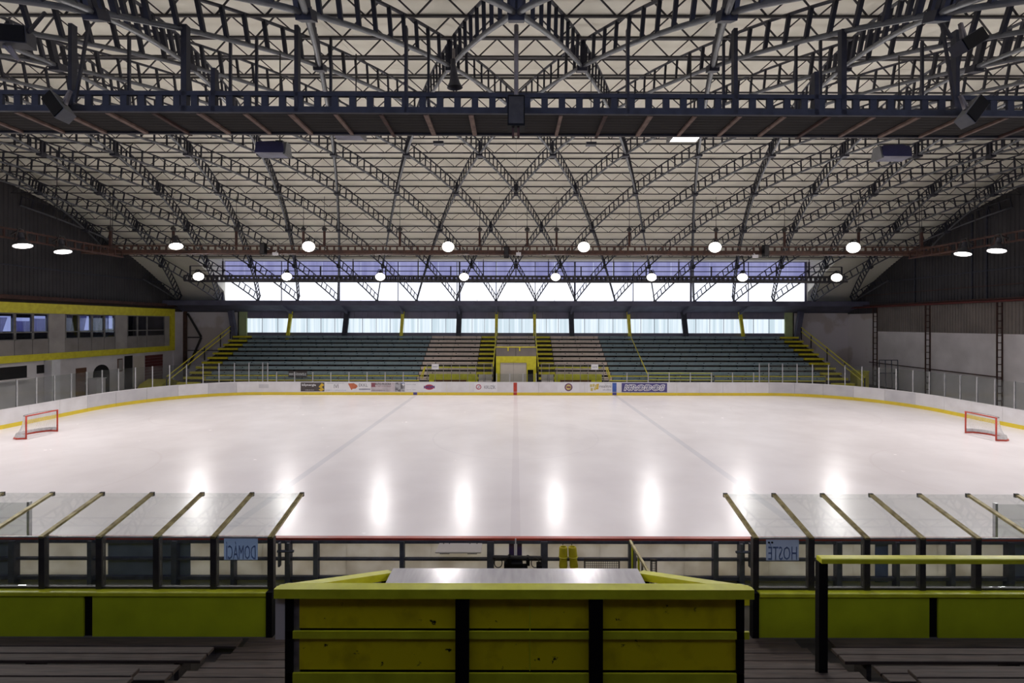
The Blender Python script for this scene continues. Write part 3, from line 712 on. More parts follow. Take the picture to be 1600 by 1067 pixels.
# handrail of the stand at the right gangway
hr = thing('stand_handrail', 'thin yellow handrail running down through the right teal benches', 'handrail', (12.3, 44, 0.8))
MB().tube([(12.3, 51.9, rowZ(9) + 0.55), (12.3, 44.0, pz(588, 44))], 0.045, 6).obj('rail', 'yellow', hr)
for i in (0, 3, 6): MB().box(12.27, 12.33, rowY(i) - 0.03, rowY(i) + 0.03, rowZ(i) - 0.4, rowZ(i) + 0.35 + 0.02 * i).obj('post', 'black_steel', hr)
# yellow front rails of the stand
def front_rail(x0, x1, y, zs, label, mat='yellow'):
    r = thing('front_rail', label, 'railing', ((x0 + x1) / 2, y, -0.04), 'rails along the front of the stand')
    for z in zs: MB().tube([(x0, y, z), (x1, y, z)], 0.045, 6).obj('rail', mat, r)
    n = max(1, int((x1 - x0) / 2.4))
    for i in range(n + 1): x = x0 + (x1 - x0) * i / n; MB().box(x - 0.03, x + 0.03, y + 0.02, y + 0.08, -0.04, max(zs)).obj('post', 'gal', r)
front_rail(px(318, 43.6), px(655, 43.6), 43.6, (1.42, 1.0), 'low yellow rail before the left teal benches')
front_rail(px(952, 43.6), px(1012, 43.6), 43.6, (1.42, 1.0), 'short low yellow rail right of the tan benches')
front_rail(px(1014, 43.4), px(1113, 43.4), 43.4, (1.72, 1.4, 1.1), 'higher three bar rail before the right teal benches', 'yellow_rail')
front_rail(px(1117, 43.6), px(1290, 43.6), 43.6, (1.42, 1.0), 'low yellow rail before the far right teal benches')
# sign board on the stand
sg = thing('stand_sign', 'dark board with white web address before left teal benches', 'sign', (px(465.5, 43.5), 43.5, 1.4))
x0, x1 = px(451, 43.5), px(480, 43.5)
MB().box(x0, x1, 43.46, 43.5, pz(590, 43.5), pz(580.5, 43.5)).obj('board', 't_dark', sg)
text('lettering', 'www.hk-kromeriz.cz', 'white_paper', sg, ((x0 + x1) / 2, 43.455, pz(584.5, 43.5)), width=(x1 - x0) * 0.93, height=0.3, bold=0.02)

# penalty boxes in front of the tan benches
def penalty_box(x0, x1, xin0, xin1, label, side):
    b = thing('penalty_box', label, 'enclosure', ((x0 + x1) / 2, 42.4, -0.04))
    zt = pz(568.5, 42.2)
    y = 42.3
    n = 6
    MB().box(x0, x1, 43.2, 43.3, -0.04, pz(584.5, 43.2)).obj('yellow_panel', 'yellow_rail', b)
    MB().box(x0 + 0.5, x1 - 1.0, 42.9, 43.15, 0.9, 1.12).obj('players_bench', 'brown', b)
    MB().box(x0 + 0.6, x0 + 0.75, 42.95, 43.1, -0.04, 0.9).obj('bench_leg', 'black_steel', b); MB().box(x1 - 1.25, x1 - 1.1, 42.95, 43.1, -0.04, 0.9).obj('bench_leg', 'black_steel', b)
    MB().box(xin0, xin1, 42.26, 42.32, -0.04, pz(585, 42.3)).obj('white_gate', 'door_cream', b)
    MB().box((xin0 + xin1) / 2 - 0.015, (xin0 + xin1) / 2 + 0.015, 42.24, 42.26, 0, pz(585, 42.3)).obj('gate_seam', 'gal', b)
    a, c = min(x0, xin0), max(x1, xin1)
    n = 8
    for i in range(n + 1):
        x = a + (c - a) * i / n; MB().box(x - 0.025, x + 0.025, y - 0.1, y - 0.03, -0.04, zt).obj('glass_post', 'gal', b)
        if i < n: MB().box(x + 0.04, x + (c - a) / n - 0.04, y - 0.075, y - 0.06, 1.2, zt - 0.03).obj('glass_pane', 'glass_side', b)
    MB().box(a, c, y - 0.1, y - 0.03, zt, zt + 0.04).obj('top_rail', 'gal', b)
    MB().box(x0 - 0.3, x1, 43.35, 43.42, pz(575, 43.4), pz(573, 43.4)).obj('back_rail', 'yellow_rail', b)
    xs = x0 - 0.35 if side < 0 else x1 + 0.35
    if side < 0:
        MB().bar((px(663, 43), 43.3, pz(573, 43.3)), (px(656, 43), 43.3, pz(590, 43.3)), 0.08).obj('slanted_rail', 'yellow', b)
        MB().bar((px(663, 43), 43.5, pz(573, 43.5)), (px(658, 43), 43.5, pz(592, 43.5)), 0.08).obj('slanted_rail', 'yellow', b)
    else:
        MB().bar((px(950, 43), 43.3, pz(573, 43.3)), (px(955, 43), 43.3, pz(590, 43.3)), 0.08).obj('slanted_rail', 'yellow', b)
        MB().bar((px(948, 43), 43.5, pz(573, 43.5)), (px(954, 43), 43.5, pz(592, 43.5)), 0.08).obj('slanted_rail', 'yellow', b)
    return b
penalty_box(px(670, 43), px(746, 43), px(748, 42.3), px(769, 42.3), 'glazed penalty box with yellow back panel left of the portal', -1)
penalty_box(px(867, 43), px(941, 43), px(846, 42.3), px(865, 42.3), 'glazed penalty box with yellow back panel right of the portal', 1)
for p, lab in ((680, 'small white sign on the glass of the left penalty box'), (929.5, 'small white sign on the glass of the right penalty box')):
    s_ = thing('glass_sign', lab, 'sign', (px(p, 42.1), 42.15, pz(577.5, 42.1)), 'small signs on the penalty boxes')
    MB().box(px(p - 5.5, 42.1), px(p + 5.5, 42.1), 42.13, 42.17, pz(577.5, 42.1), pz(569, 42.1)).obj('plate', 'white_paper', s_)
    text('lettering', 'HOSTÉ' if p > 800 else 'DOMÁCÍ', 't_grey', s_, (px(p, 42.1), 42.128, pz(573, 42.1)), width=0.42, height=0.14)

# ================================================================== RINK BOARDS
rb = thing('rink_boards', 'white boards with yellow kick plate and red cap around the ice', 'boards', (0, 26.3, -0.04))
HB = 1.15
for k in range(8):
    L_ = sec_len(k); n = 22 if L_ > 40 else (7 if PATH[k][0] == 's' else 6); m = 1 if PATH[k][0] == 's' else 4
    near = (k == 4)
    for i in range(n):
        gp = 0.0005 if near else 0.006; d0, d1 = L_ * i / n + gp, L_ * (i + 1) / n - gp
        pts = [path_pt(k, d0 + (d1 - d0) * j / m) for j in range(m + 1)]
        mat = 'cream_board' if near else ('grey_board' if k in (1, 7) and i in (0, 1, 2, 4) else 'white_board')
        if near and i in (3, 4, 19, 20) and False: mat = 'blue_board'
        MB().ribbon(pts, 0.0, 0.035, 0.0, HB - 0.05).obj('board_panel', mat, rb)
        MB().ribbon(pts, -0.015, 0.0, 0.0, 0.24).obj('kick_plate', 'kick', rb)
        MB().ribbon(pts, -0.02, 0.10, HB - 0.05, HB).obj('cap_rail', 'cap_red' if near else 'white_board', rb)
# adverts and line marks on the far boards
FY = RW1 - 0.004
def ad_rect(name, mat, p0, p1, y0, y1, off=0.0, parent=None, label=None):
    return MB().box(px(p0, RW1), px(p1, RW1), FY - 0.006 - off, FY - off, pz(y1, RW1), pz(y0, RW1)).obj(name, mat, parent or rb, label=label)
def ad_text(s_, mat, p0, p1, y0, y1, par, **kw):
    return text('lettering', s_, mat, par, ((px(p0, RW1) + px(p1, RW1)) / 2, FY - 0.007, (pz(y0, RW1) + pz(y1, RW1)) / 2), width=px(p1, RW1) - px(p0, RW1), height=pz(y0, RW1) - pz(y1, RW1), **kw)
def ad_poly(mat, pts, par, off=0.007, name='emblem'):
    pl = [(px(p, RW1), pz(y, RW1)) for p, y in pts]
    return MB().prism(pl, 'Y', FY - off - 0.004, FY - off + 0.001).obj(name, mat, par)
def ad_ring(mat, cx, cy, r0, r1, par, sx=1.0, off=0.008, n=20, name='emblem'):
    mb = MB(); vs = []; fs = []
    for i in range(n):
        a = 2 * pi * i / n
        for r in (r0, r1):
            vs += [(px(cx + sx * r * cos(a), RW1), FY - off, pz(cy - r * sin(a), RW1)), (px(cx + sx * r * cos(a), RW1), FY - off + 0.004, pz(cy - r * sin(a), RW1))]
    for i in range(n):
        a = 4 * i; b = 4 * ((i + 1) % n)
        fs += [(a, b, b + 2, a + 2), (a + 2, b + 2, b + 3, a + 3), (a, a + 1, b + 1, b)]
    return mb.add(vs, fs).obj(name, mat, par)
A = ad_rect('advert', 't_dark', 470, 507, 598, 612, label='charcoal advert with yellow emblem')
ad_text('bSynergia', 'white_paper', 472, 494, 600, 604.5, A, bold=0.02); ad_text('energie pro domov', 'white_paper', 477, 491, 609, 610.6, A)
ad_poly('t_yellow', [(498, 605), (503, 599), (507, 602), (503, 605), (507, 609), (502, 612), (498, 609), (501.5, 607.5)], A)
A = ad_rect('advert', 'white_paper', 508, 543, 598, 612, label='white advert with fine grey print')
ad_text('STAVEBNI SPOLECNOST', 't_lgrey', 511, 538, 598.5, 600, A); ad_text('IVI', 't_grey', 522, 529, 601, 607, A); ad_text('projekce a realizace staveb', 't_bluegrey', 509, 541, 609.3, 611, A)
A = ad_rect('advert', 'white_paper', 543.2, 579.5, 598, 612, label='white advert with orange flag shape')
ad_poly('t_orange', [(544, 599.5), (553, 599), (558, 602), (559, 604.5), (556, 607.5), (551, 608), (550, 610), (548.5, 608.5)], A)
ad_text('EKKL', 't_grey', 561, 574.5, 599.5, 604.5, A); ad_rect('print_bar', 't_lgrey', 561, 579, 607.3, 609.8, 0.007, A)
A = ad_rect('advert', 't_pink', 580, 617, 598, 612, label='pinkish advert with wine red print')
ad_rect('print_block', 't_wine', 580.5, 586.5, 598.5, 605, 0.007, A); ad_text('AUTO PLUCKA', 't_dark', 586, 611, 598.5, 601.8, A, bold=0.02)
ad_text('prodej a servis vozidel', 't_wine', 587, 611, 603, 604.8, A); ad_text('www.autoplucka.cz', 't_grey', 581, 602, 609, 611.4, A)
A = ad_rect('advert', 't_photo', 617.2, 632.5, 598, 612, label='grey photographic advert')
ad_poly('t_bluegrey', [(625, 598), (632.4, 598), (632.4, 602)], A); ad_poly('white_paper', [(628, 601), (630.5, 598.7), (632.4, 601), (630.5, 603.4)], A, 0.01)
A = ad_rect('advert', 'white_paper', 633.5, 690, 598, 612, label='white advert with red oval emblem')
ad_text('doprava a sklady', 't_lgrey', 635, 650, 600, 602, A); ad_text('logisticke sluzby', 't_lgrey', 635, 650, 608.5, 610, A)
ad_ring('t_red', 671, 605, 0.05, 4.2, A, 1.75); text('lettering', 'HOPI', 't_blue', A, (px(671, RW1), FY - 0.012, pz(605, RW1)), width=0.95, height=0.24, bold=0.04)
A = ad_rect('advert', 'white_paper', 741, 777, 598, 612, label='white advert with red ring and grey name')
ad_ring('t_red', 748, 604.6, 3.0, 4.2, A); ad_poly('t_pink', [(745.5, 606.5), (749, 602), (750.5, 603.5), (748, 607.5)], A); ad_text('KRUZÍK', 't_grey', 757, 774.5, 601, 607.6, A)
ad_rect('line_mark', 'red', 802.5, 808, 597.6, 612.2, label='red centre line mark'); ad_rect('line_mark', 'red', 802.5, 808, 612.8, 617, 0.016, label='red centre line mark')
ad_rect('line_mark', 'blue', 957, 963.5, 597.6, 612.2, label='blue line mark'); ad_rect('line_mark', 't_blue', 957, 963.5, 612.8, 617, 0.016, label='blue line mark')
ad_rect('line_mark', 't_blue', 646, 652, 613.2, 617, 0.016, label='blue line mark')
A = ad_rect('advert', 'white_paper', 871, 905, 598, 612, label='white advert with round emblem')
ad_ring('t_wine', 888.5, 604.8, 4.2, 6.2, A); ad_ring('t_pyellow', 888.5, 604.8, 0.05, 4.2, A); ad_ring('t_blue', 888.5, 604.8, 5.0, 5.7, A, off=0.012); ad_rect('print_bar', 't_wine', 885.5, 891.5, 603.4, 606, 0.013, A)
A = ad_rect('advert', 'white_paper', 919, 956, 598, 612, label='white advert with pale yellow emblem')
ad_text('reality', 't_lgrey', 944, 955, 598.6, 600, A); ad_text('realitní', 't_grey', 937, 955.5, 600.8, 605.3, A); ad_text('služby', 't_lgrey', 942, 955.5, 606.8, 611, A)
for a_, b_ in ((922, 600), (926, 599.5), (930, 601), (923, 606), (928, 605)): ad_rect('print_block', 't_pyellow', a_, a_ + 3.4, b_, b_ + 4.5, 0.007, A)
ad_poly('t_yellow', [(929, 608), (932, 600), (936, 599), (935, 608)], A)
A = ad_rect('advert', 't_blue', 971.5, 1042.5, 598, 612.3, label='navy advert with slanted white name')
text('lettering', 'KRODOS', 'white_paper', A, (px(1007, RW1), FY - 0.008, pz(605.2, RW1)), width=3.6, height=0.58, shear=0.2, bold=0.07)
text('lettering', 'KRODOS', 't_blue', A, (px(1007, RW1), FY - 0.014, pz(605.2, RW1)), width=3.46, height=0.46, shear=0.2, bold=0.0)
ad_rect('print_bar', 'white_paper', 976, 1039, 604.8, 605.5, 0.02, A)
# faint print on the left corner board
ad_rect('print_bar', 'grey_board', 396, 420, 601, 607)

# back framing of the near boards
FYN = RW0 - 0.035
def xn(p): return px(p, RW0)
for p, wd in ((498, 0.1), (631, 0.1), (767.5, 0.16), (850.5, 0.16), (985, 0.12), (1115, 0.11), (455, 0.12), (1155, 0.12), (280, 0.12), (370, 0.08), (1305, 0.12), (1480, 0.1), (150, 0.1), (-60, 0.1), (30, 0.14), (1570, 0.14), (1395, 0.08)):
    MB().box(xn(p) - wd / 2, xn(p) + wd / 2, FYN - 0.14, FYN, -0.04, HB - 0.05).obj('frame_post', 'bench_steel', rb)
for z0, z1 in ((HB - 0.12, HB - 0.05), (pz(875.5, 11.2), pz(872, 11.2)), (0.17, 0.25)):
    MB().box(-22, 22, FYN - 0.09, FYN - 0.01, z0, z1).obj('frame_rail', 'bench_steel', rb)
for p0, p1 in ((172, 246), (250, 300), (-40, 26), (1582, 1660)): MB().box(xn(p0), xn(p1), FYN - 0.012, FYN + 0.01, 0.2, HB - 0.12).obj('slate_panel', 'blue_board', rb)
for p0, p1 in ((796, 804), (808.5, 816)): MB().box(xn(p0), xn(p1), FYN - 0.01, FYN + 0.01, 0.2, HB - 0.1).obj('line_mark', 'line_purple', rb)
MB().box(xn(805.3), xn(807.2), FYN - 0.1, FYN - 0.08, 0.3, HB).obj('gate_gap_strip', 'white_board', rb)
MB().box(xn(1366), xn(1386), FYN - 0.012, FYN + 0.01, 0.1, HB - 0.1).obj('line_mark', 'line_blue_back', rb)
# gate latches
for x0, sgn in ((xn(445), 1), (xn(1165), -1)):
    g = MB().box(x0 - 0.02, x0 + 0.02, FYN - 0.24, FYN - 0.15, 0.55, HB - 0.05).obj('gate_latch', 'bench_steel', rb)
    MB().tube([(x0 - 0.05 * sgn, FYN - 0.2, 0.9), (x0 + 0.33 * sgn, FYN - 0.2, 0.9)], 0.03, 6).obj('latch_bar', 'bench_steel', g)
    MB().box(x0 + sgn * 0.2 - 0.03, x0 + sgn * 0.2 + 0.03, FYN - 0.22, FYN - 0.17, 0.6, HB - 0.06).obj('latch_upright', 'bench_steel', g)
g = MB().tube([(xn(772), FYN - 0.25, 0.8), (xn(846), FYN - 0.25, 0.78)], 0.045, 8).obj('gate_mechanism', 'black_steel', rb, label='dark bar with two wire hoops on the centre gate')
for p in (780, 836): MB().tube([(xn(p) + 0.09 * cos(a * pi / 8), FYN - 0.3, 0.69 + 0.11 * sin(a * pi / 8)) for a in range(16)], 0.012, 5, closed=True).obj('hoop', 'black_steel', g)
for p, wd, z0, z1 in ((792, 0.1, 0.4, 0.72), (806, 0.34, 0.35, 0.72), (818, 0.2, 0.4, 0.62), (842, 0.12, 0.45, 0.67), (825, 0.08, 0.65, 0.82), (797, 0.08, 0.68, 0.84)):
    MB().bevbox(xn(p) - wd / 2, xn(p) + wd / 2, FYN - 0.36, FYN - 0.16, z0, z1, 0.03).obj('housing', 'black', g)

# protective glass round the ends
def glass_run(label, secs, z1, pitch, name='protective_glass', dy=0.0):
    g = thing(name, label, 'glass screen', (*path_pt(*secs[0][:2])[:2], HB))
    for k, d0, d1 in secs:
        n = max(1, int(round((d1 - d0) / pitch)))
        for i in range(n + 1):
            x, y, nx, ny = path_pt(k, d0 + (d1 - d0) * i / n)
            x += nx * 0.05; y += ny * 0.05
            if not (i == n and (k, d0, d1) != secs[-1]):
                MB().ribbon([(x - ny * 0.03, y + nx * 0.03, nx, ny), (x + ny * 0.03, y - nx * 0.03, nx, ny)], -0.035, 0.035, HB, z1).obj('glass_post', 'alu', g)
            if i < n:
                a = path_pt(k, d0 + (d1 - d0) * (i + 0.03) / n); b = path_pt(k, d0 + (d1 - d0) * (i + 0.97) / n)
                MB().ribbon([a, b], 0.044, 0.056, HB, z1 - 0.03).obj('glass_pane', 'glass_side', g)
    return g
x_to_d = lambda x: x + (RL - RR)
L0 = px(418, RW1); R0 = px(1187, RW1)
glass_run('tall glass screen on the boards round the left rink end', [(5, 0, CL), (6, 0, 14), (7, 0, CL), (0, 0, x_to_d(L0))], HB + 1.65, 1.16)
glass_run('tall glass screen on the boards round the right rink end', [(0, x_to_d(R0), 44), (1, 0, CL), (2, 0, 14), (3, 0, CL)], HB + 1.65, 1.16)
glass_run('low glass screen on the far boards before the left teal benches', [(0, x_to_d(px(432, RW1)), x_to_d(px(630, RW1)))], HB + 0.85, 1.65)
glass_run('low glass screen on far boards in front of the portal', [(0, x_to_d(px(776, RW1)), x_to_d(px(838, RW1)))], HB + 0.75, 1.15)
glass_run('low glass screen on the far boards before the right teal benches', [(0, x_to_d(px(980, RW1)), x_to_d(px(1178, RW1)))], HB + 0.85, 1.75)
glass_run('glass screen on the near boards left of the benches', [(4, 22 + 11.5, 43.9)], 1.98, 1.3)
glass_run('glass screen on the near boards right of the benches', [(4, 0.1, 22 - 11.35)], 1.98, 1.3)

# ================================================================== GOALS
def goal(label, loc, rotz):
    g = thing('hockey_goal', label, 'goal', (0, 0, 0), 'hockey goals')
    W, H, D, T = 0.915, 1.22, 1.0, 0.45
    fr = MB()
    for s_ in (-1, 1): fr.tube([(0, s_ * W, 0.0), (0, s_ * W, H)], 0.038, 8)
    fr.tube([(0, -W - 0.03, H), (0, W + 0.03, H)], 0.038, 8)
    fr.obj('front_frame', 'red', g, smooth=True)
    base = [(0, -W, 0.04)] + [(-D * sin(a * pi / 10) ** 0.7 if a not in (0, 10) else 0, -W * 1.12 * cos(a * pi / 10), 0.04) for a in range(1, 10)] + [(0, W, 0.04)]
    MB().tube(base, 0.045, 6).obj('base_frame', 'red', g)
    top = [(0, -W, H)] + [(-T * sin(a * pi / 10) ** 0.6, -W * 0.95 * cos(a * pi / 10), H) for a in range(1, 10)] + [(0, W, H)]
    MB().tube(top, 0.02, 6).obj('top_frame', 'gal', g)
    nt = MB(); K = 30
    def interp(L, t):
        f = t * (len(L) - 1); i = min(int(f), len(L) - 2); return Vector(L[i]).lerp(Vector(L[i + 1]), f - i)
    def P(u, v):
        p = interp(base, u).lerp(interp(top, u), v); s_ = sin(pi * v) * 0.12; p.x += s_ * (1 if abs(p.x) > 0.05 else 0); return p
    for i in range(K + 1):
        c = [P(i / K, v / 6) for v in range(7)]
        for a, b in zip(c, c[1:]): nt.bar(a, b, 0.007)
    for j in range(1, 16):
        c = [P(u / K, j / 16) for u in range(K + 1)]
        for a, b in zip(c, c[1:]): nt.bar(a, b, 0.007)
    for i in range(-8, 9):
        y = i * W / 9; xe = -T * max(0.0, 1 - (y / (W * 0.97)) ** 2) ** 0.3
        nt.bar((0, y, H), (xe, y, H), 0.007)
    nt.obj('net', 'net', g, stuff=True)
    sk = MB(); v = []
    bs = [Vector(b) for b in base]
    for b in bs: v += [b + Vector((0, 0, 0.0)), b + Vector((0.06 if b.x < -0.1 else 0.0, 0, 0.22))]
    sk.add(v, [(2 * i, 2 * i + 2, 2 * i + 3, 2 * i + 1) for i in range(len(bs) - 1)]).obj('skirt', 'net', g)
    g.location = loc; g.rotation_euler = (0, 0, rotz); return g
g1 = goal('red framed hockey goal with white net at the left end', (-26.18, 26.3, 0.0), radians(3))
copy_tree(g1, (25.7, 26.3, 0.0), 'red framed hockey goal with white net at the right end', rotz=pi - radians(3))

# ================================================================== BENCH CANOPIES (near)
PY, RY = 9.6, 10.95; PZ0, PZ1, RZ1 = 0.86, 1.9, 2.28
def canopy(x_first, pitch, n, sgn, label):
    c = thing('bench_canopy', label, 'canopy', (x_first + sgn * pitch * n / 2, PY, PZ0))
    for i in range(n + 1):
        x = x_first + sgn * pitch * i
        MB().box(x - 0.06, x + 0.06, PY - 0.05, PY + 0.05, PZ0, PZ1).obj('post', 'black_steel', c)
        r = MB().bar((x, PY - 0.06, PZ1), (x, RY, RZ1), 0.09, 0.05).obj('rafter', 'brass', c)
        MB().box(x - 0.045, x + 0.045, RY - 0.02, RY + 0.03, RZ1 - 0.06, RZ1 + 0.03).obj('end_cap', 'black_steel', r)
        if i < n:
            a, b = sorted((x + sgn * 0.065, x + sgn * (pitch - 0.065)))
            MB().box(a, b, PY - 0.01, PY + 0.01, PZ0 + 0.05, PZ1 - 0.03).obj('front_pane', 'glass', c)
            a, b = sorted((x + sgn * 0.045, x + sgn * (pitch - 0.045)))
            MB().add([(a, PY, PZ1 + 0.0), (b, PY, PZ1 + 0.0), (b, RY, RZ1), (a, RY, RZ1), (a, PY, PZ1 + 0.014), (b, PY, PZ1 + 0.014), (b, RY, RZ1 + 0.014), (a, RY, RZ1 + 0.014)],
                     [(0, 3, 2, 1), (4, 5, 6, 7), (0, 1, 5, 4), (1, 2, 6, 5), (2, 3, 7, 6), (3, 0, 4, 7)]).obj('roof_pane', 'glass_roof', c)
    a, b = sorted((x_first, x_first + sgn * pitch * n))
    MB().box(a, b, PY - 0.035, PY + 0.035, PZ0, PZ0 + 0.04).obj('bottom_rail', 'black_steel', c)
    MB().box(a, b, PY - 0.015, PY + 0.015, PZ1 - 0.03, PZ1).obj('top_rail', 'alu', c)
    return c
canopy(px(425, PY), 1.15, 8, -1, 'left glazed players bench canopy with brass edged rafters')
canopy(px(1180, PY), 1.118, 8, 1, 'right glazed players bench canopy with brass edged rafters')
# team signs on the glass, read from behind
def team_sign(p0, p1, y0, y1, word, label, m, dots):
    s_ = thing('team_sign', label, 'sign', (px((p0 + p1) / 2, PY), PY - 0.02, pz(y1, PY)))
    MB().box(px(p0, PY), px(p1, PY), PY - 0.02, PY - 0.012, pz(y1, PY), pz(y0, PY)).obj('sheet', m, s_)
    text('lettering', word, 'sign_text', s_, (px((p0 + p1) / 2, PY), PY - 0.021, pz((y0 + y1) / 2 + 2, PY)), width=px(p1, PY) - px(p0, PY) - 0.08, height=pz(y0, PY) - pz(y1, PY) - 0.07, mirror=True, thick=0.003)
    if dots:
        for d in (4, 9): MB().lathe([(0, 0.02), (0.008, 0.02)], (px(p0 + d, PY), PY - 0.022, pz(y0 + 4, PY)), (0, -1, 0), 8).obj('dark_tack', 'black', s_)
team_sign(351.5, 404, 841.5, 874.5, 'DOMÁCÍ', 'pale blue DOMÁCÍ sign mirrored on the left canopy glass', 'sign_blue', False)
team_sign(1197, 1248, 842, 874, 'HOSTÉ', 'pale grey HOSTÉ sign mirrored on the right canopy glass', 'sign_grey', True)

# parapets
def parapet(x0, x1, seams, label):
    p = thing('parapet', label, 'parapet', ((x0 + x1) / 2, 9.5, -0.04))
    e = [x0] + sorted(seams) + [x1]
    for a, b in zip(e, e[1:]): MB().box(a + (0.0 if a == x0 else 0.09), b - (0.0 if b == x1 else 0.09), 9.47, 9.6, -0.04, 0.78).obj('panel', 'lime', p)
    for s_ in seams: MB().box(s_ - 0.085, s_ + 0.085, 9.5, 9.6, -0.04, 0.78).obj('post', 'black', p)
    MB().bevbox(x0, x1, 9.44, 9.68, 0.78, 0.855, 0.012).obj('coping', 'yellow_rail', p)
    return p
parapet(-15, px(418, 9.47), [px(138, 9.47), px(-140, 9.47)], 'lime green parapet below the left players bench glass')
parapet(px(1187, 9.47), 15, [px(1460, 9.47), px(1740, 9.47)], 'lime green parapet below the right players bench glass')
for x in (px(424, 9.5), px(1179, 9.5)):
    tag(MB().box(x - 0.06, x + 0.06, 9.42, 9.56, -0.04, 0.87).obj('gate_post', 'black'), 'black gate post at the %s parapet end next to the booth' % ('left' if x < 0 else 'right'), 'post')
# small items behind the near boards
shf = thing('scorer_shelf', 'white fold down shelf hanging on the near boards', 'shelf', (px(718, 11.05), 11.05, 0.95))
xa, xb = px(687, 11.1), px(754, 11.1)
MB().add([(xa, 11.12, 1.07), (xb, 11.12, 1.07), (px(752.5, 10.9), 10.86, 0.985), (px(681, 10.9), 10.86, 0.985), (xa, 11.12, 1.04), (xb, 11.12, 1.04), (px(752.5, 10.9), 10.86, 0.955), (px(681, 10.9), 10.86, 0.955)],
         [(0, 3, 2, 1), (4, 5, 6, 7), (0, 1, 5, 4), (1, 2, 6, 5), (2, 3, 7, 6), (3, 0, 4, 7)]).obj('board', 'door_cream', shf)
for p in (695, 738): MB().bar((px(p - 7, 10.9), 10.9, 0.94), (px(p + 8, 10.9), 10.9, 0.94), 0.025).obj('bracket', 'black_steel', shf)
for p in (694, 703, 735, 746): MB().lathe([(0, 0.012), (0.01, 0.012)], (px(p, 11.1), 11.1, 1.07), (0, -0.3, 1), 6).obj('screw', 'black_steel', shf)
for p, tilt, lab in ((881, 0.0, 'left of two yellow foam leg pads on the near boards'), (895, 0.06, 'right of two yellow foam leg pads on the near boards')):
    pad = thing('leg_pad', lab, 'leg pad', (px(p, 10.95), 10.95, 0.5), 'yellow leg pads')
    x = px(p, 10.95); zt, zb = pz(855, 10.95), pz(889, 10.95)
    mb = MB(); n = 12; vs = []; fs = []
    prof = [(zb, 0.085), (zb + 0.06, 0.1), (zb + 0.24, 0.085), (zb + 0.3, 0.1), (zt - 0.02, 0.095), (zt, 0.085)]
    for z, r in prof:
        for i in range(n):
            a = 2 * pi * i / n; vs.append((x + tilt * (zt - z) * 1.4 + r * cos(a), 10.98 + 0.75 * r * sin(a), z))
    for z, r in reversed(prof):
        for i in range(n):
            a = 2 * pi * i / n; vs.append((x + tilt * (zt - z) * 1.4 + 0.72 * r * cos(a), 10.98 + 0.5 * r * sin(a), z))
    m_ = 2 * len(prof)
    for j in range(m_):
        for i in range(n): fs.append((j * n + i, j * n + (i + 1) % n, ((j + 1) % m_) * n + (i + 1) % n, ((j + 1) % m_) * n + i))
    mb.add(vs, fs).obj('shell', 'foam_yellow', pad, smooth=True)
    MB().tube([(x + tilt * 0.35 + 0.1 * cos(2 * pi * a / 12), 10.98 + 0.08 * sin(2 * pi * a / 12), (zt + zb) / 2 + 0.02) for a in range(12)], 0.012, 5, closed=True).obj('strap', 'yellow', pad)
    MB().tube([(x, 11.03, zt - 0.02), (x, 11.14, zt + 0.02)], 0.01, 5).obj('hook', 'black_steel', pad)
def wire_panel(p0, p1, y0, y1, Y, lab):
    t_ = thing('wire_panel', lab, 'mesh panel', (px((p0 + p1) / 2, Y), Y, -0.04))
    x0, x1, z0, z1 = px(p0, Y), px(p1, Y), -0.04, pz(y0, Y)
    fr = MB()
    for x in (x0, x1): fr.box(x - 0.015, x + 0.015, Y - 0.015, Y + 0.015, z0, z1)
    fr.box(x0, x1, Y - 0.015, Y + 0.015, z1 - 0.03, z1); fr.obj('frame', 'wire', t_)
    ms = MB(); x = x0 + 0.03
    while x < x1: ms.box(x - 0.004, x + 0.004, Y - 0.004, Y + 0.004, z0, z1 - 0.03); x += 0.05
    z = z0 + 0.05
    while z < z1: ms.box(x0, x1, Y - 0.004, Y + 0.004, z - 0.004, z + 0.004); z += 0.05
    ms.obj('mesh', 'wire', t_, stuff=True)
wire_panel(914, 968, 872, 890, 10.9, 'grey wire mesh panel between yellow pads and slanting gate rail')
wire_panel(1018, 1026, 873, 900, 10.7, 'narrow wire mesh panel right of the slanting gate rail')
gr = thing('gate_rail', 'brass topped gate railing reaching from near boards to the booth', 'railing', (2.7, 10.2, -0.04))
MB().bar((2.68, 11.12, 1.13), (2.74, 9.1, 1.13), 0.05).obj('top_rail', 'brass', gr)
for i in range(7): y = 11.0 - 0.29 * i; MB().box(2.68, 2.72, y - 0.015, y + 0.015, -0.04, 1.11).obj('baluster', 'gal' if i % 2 else 'yellow_rail', gr)
for p, y, lab in ((468, 10.75, 'yellow step block inside the left bench gate'), (1142, 10.75, 'yellow step block inside the right bench gate')):
    tb = thing('step_block', lab, 'step', (px(p, y), y, -0.04))
    x = px(p, y)
    MB().box(x - 0.4, x + 0.4, y - 0.2, y + 0.2, -0.04, 0.2).obj('body', 'yellow', tb); MB().box(x - 0.41, x + 0.41, y + 0.17, y + 0.21, 0.17, 0.22).obj('nosing', 'alu', tb)

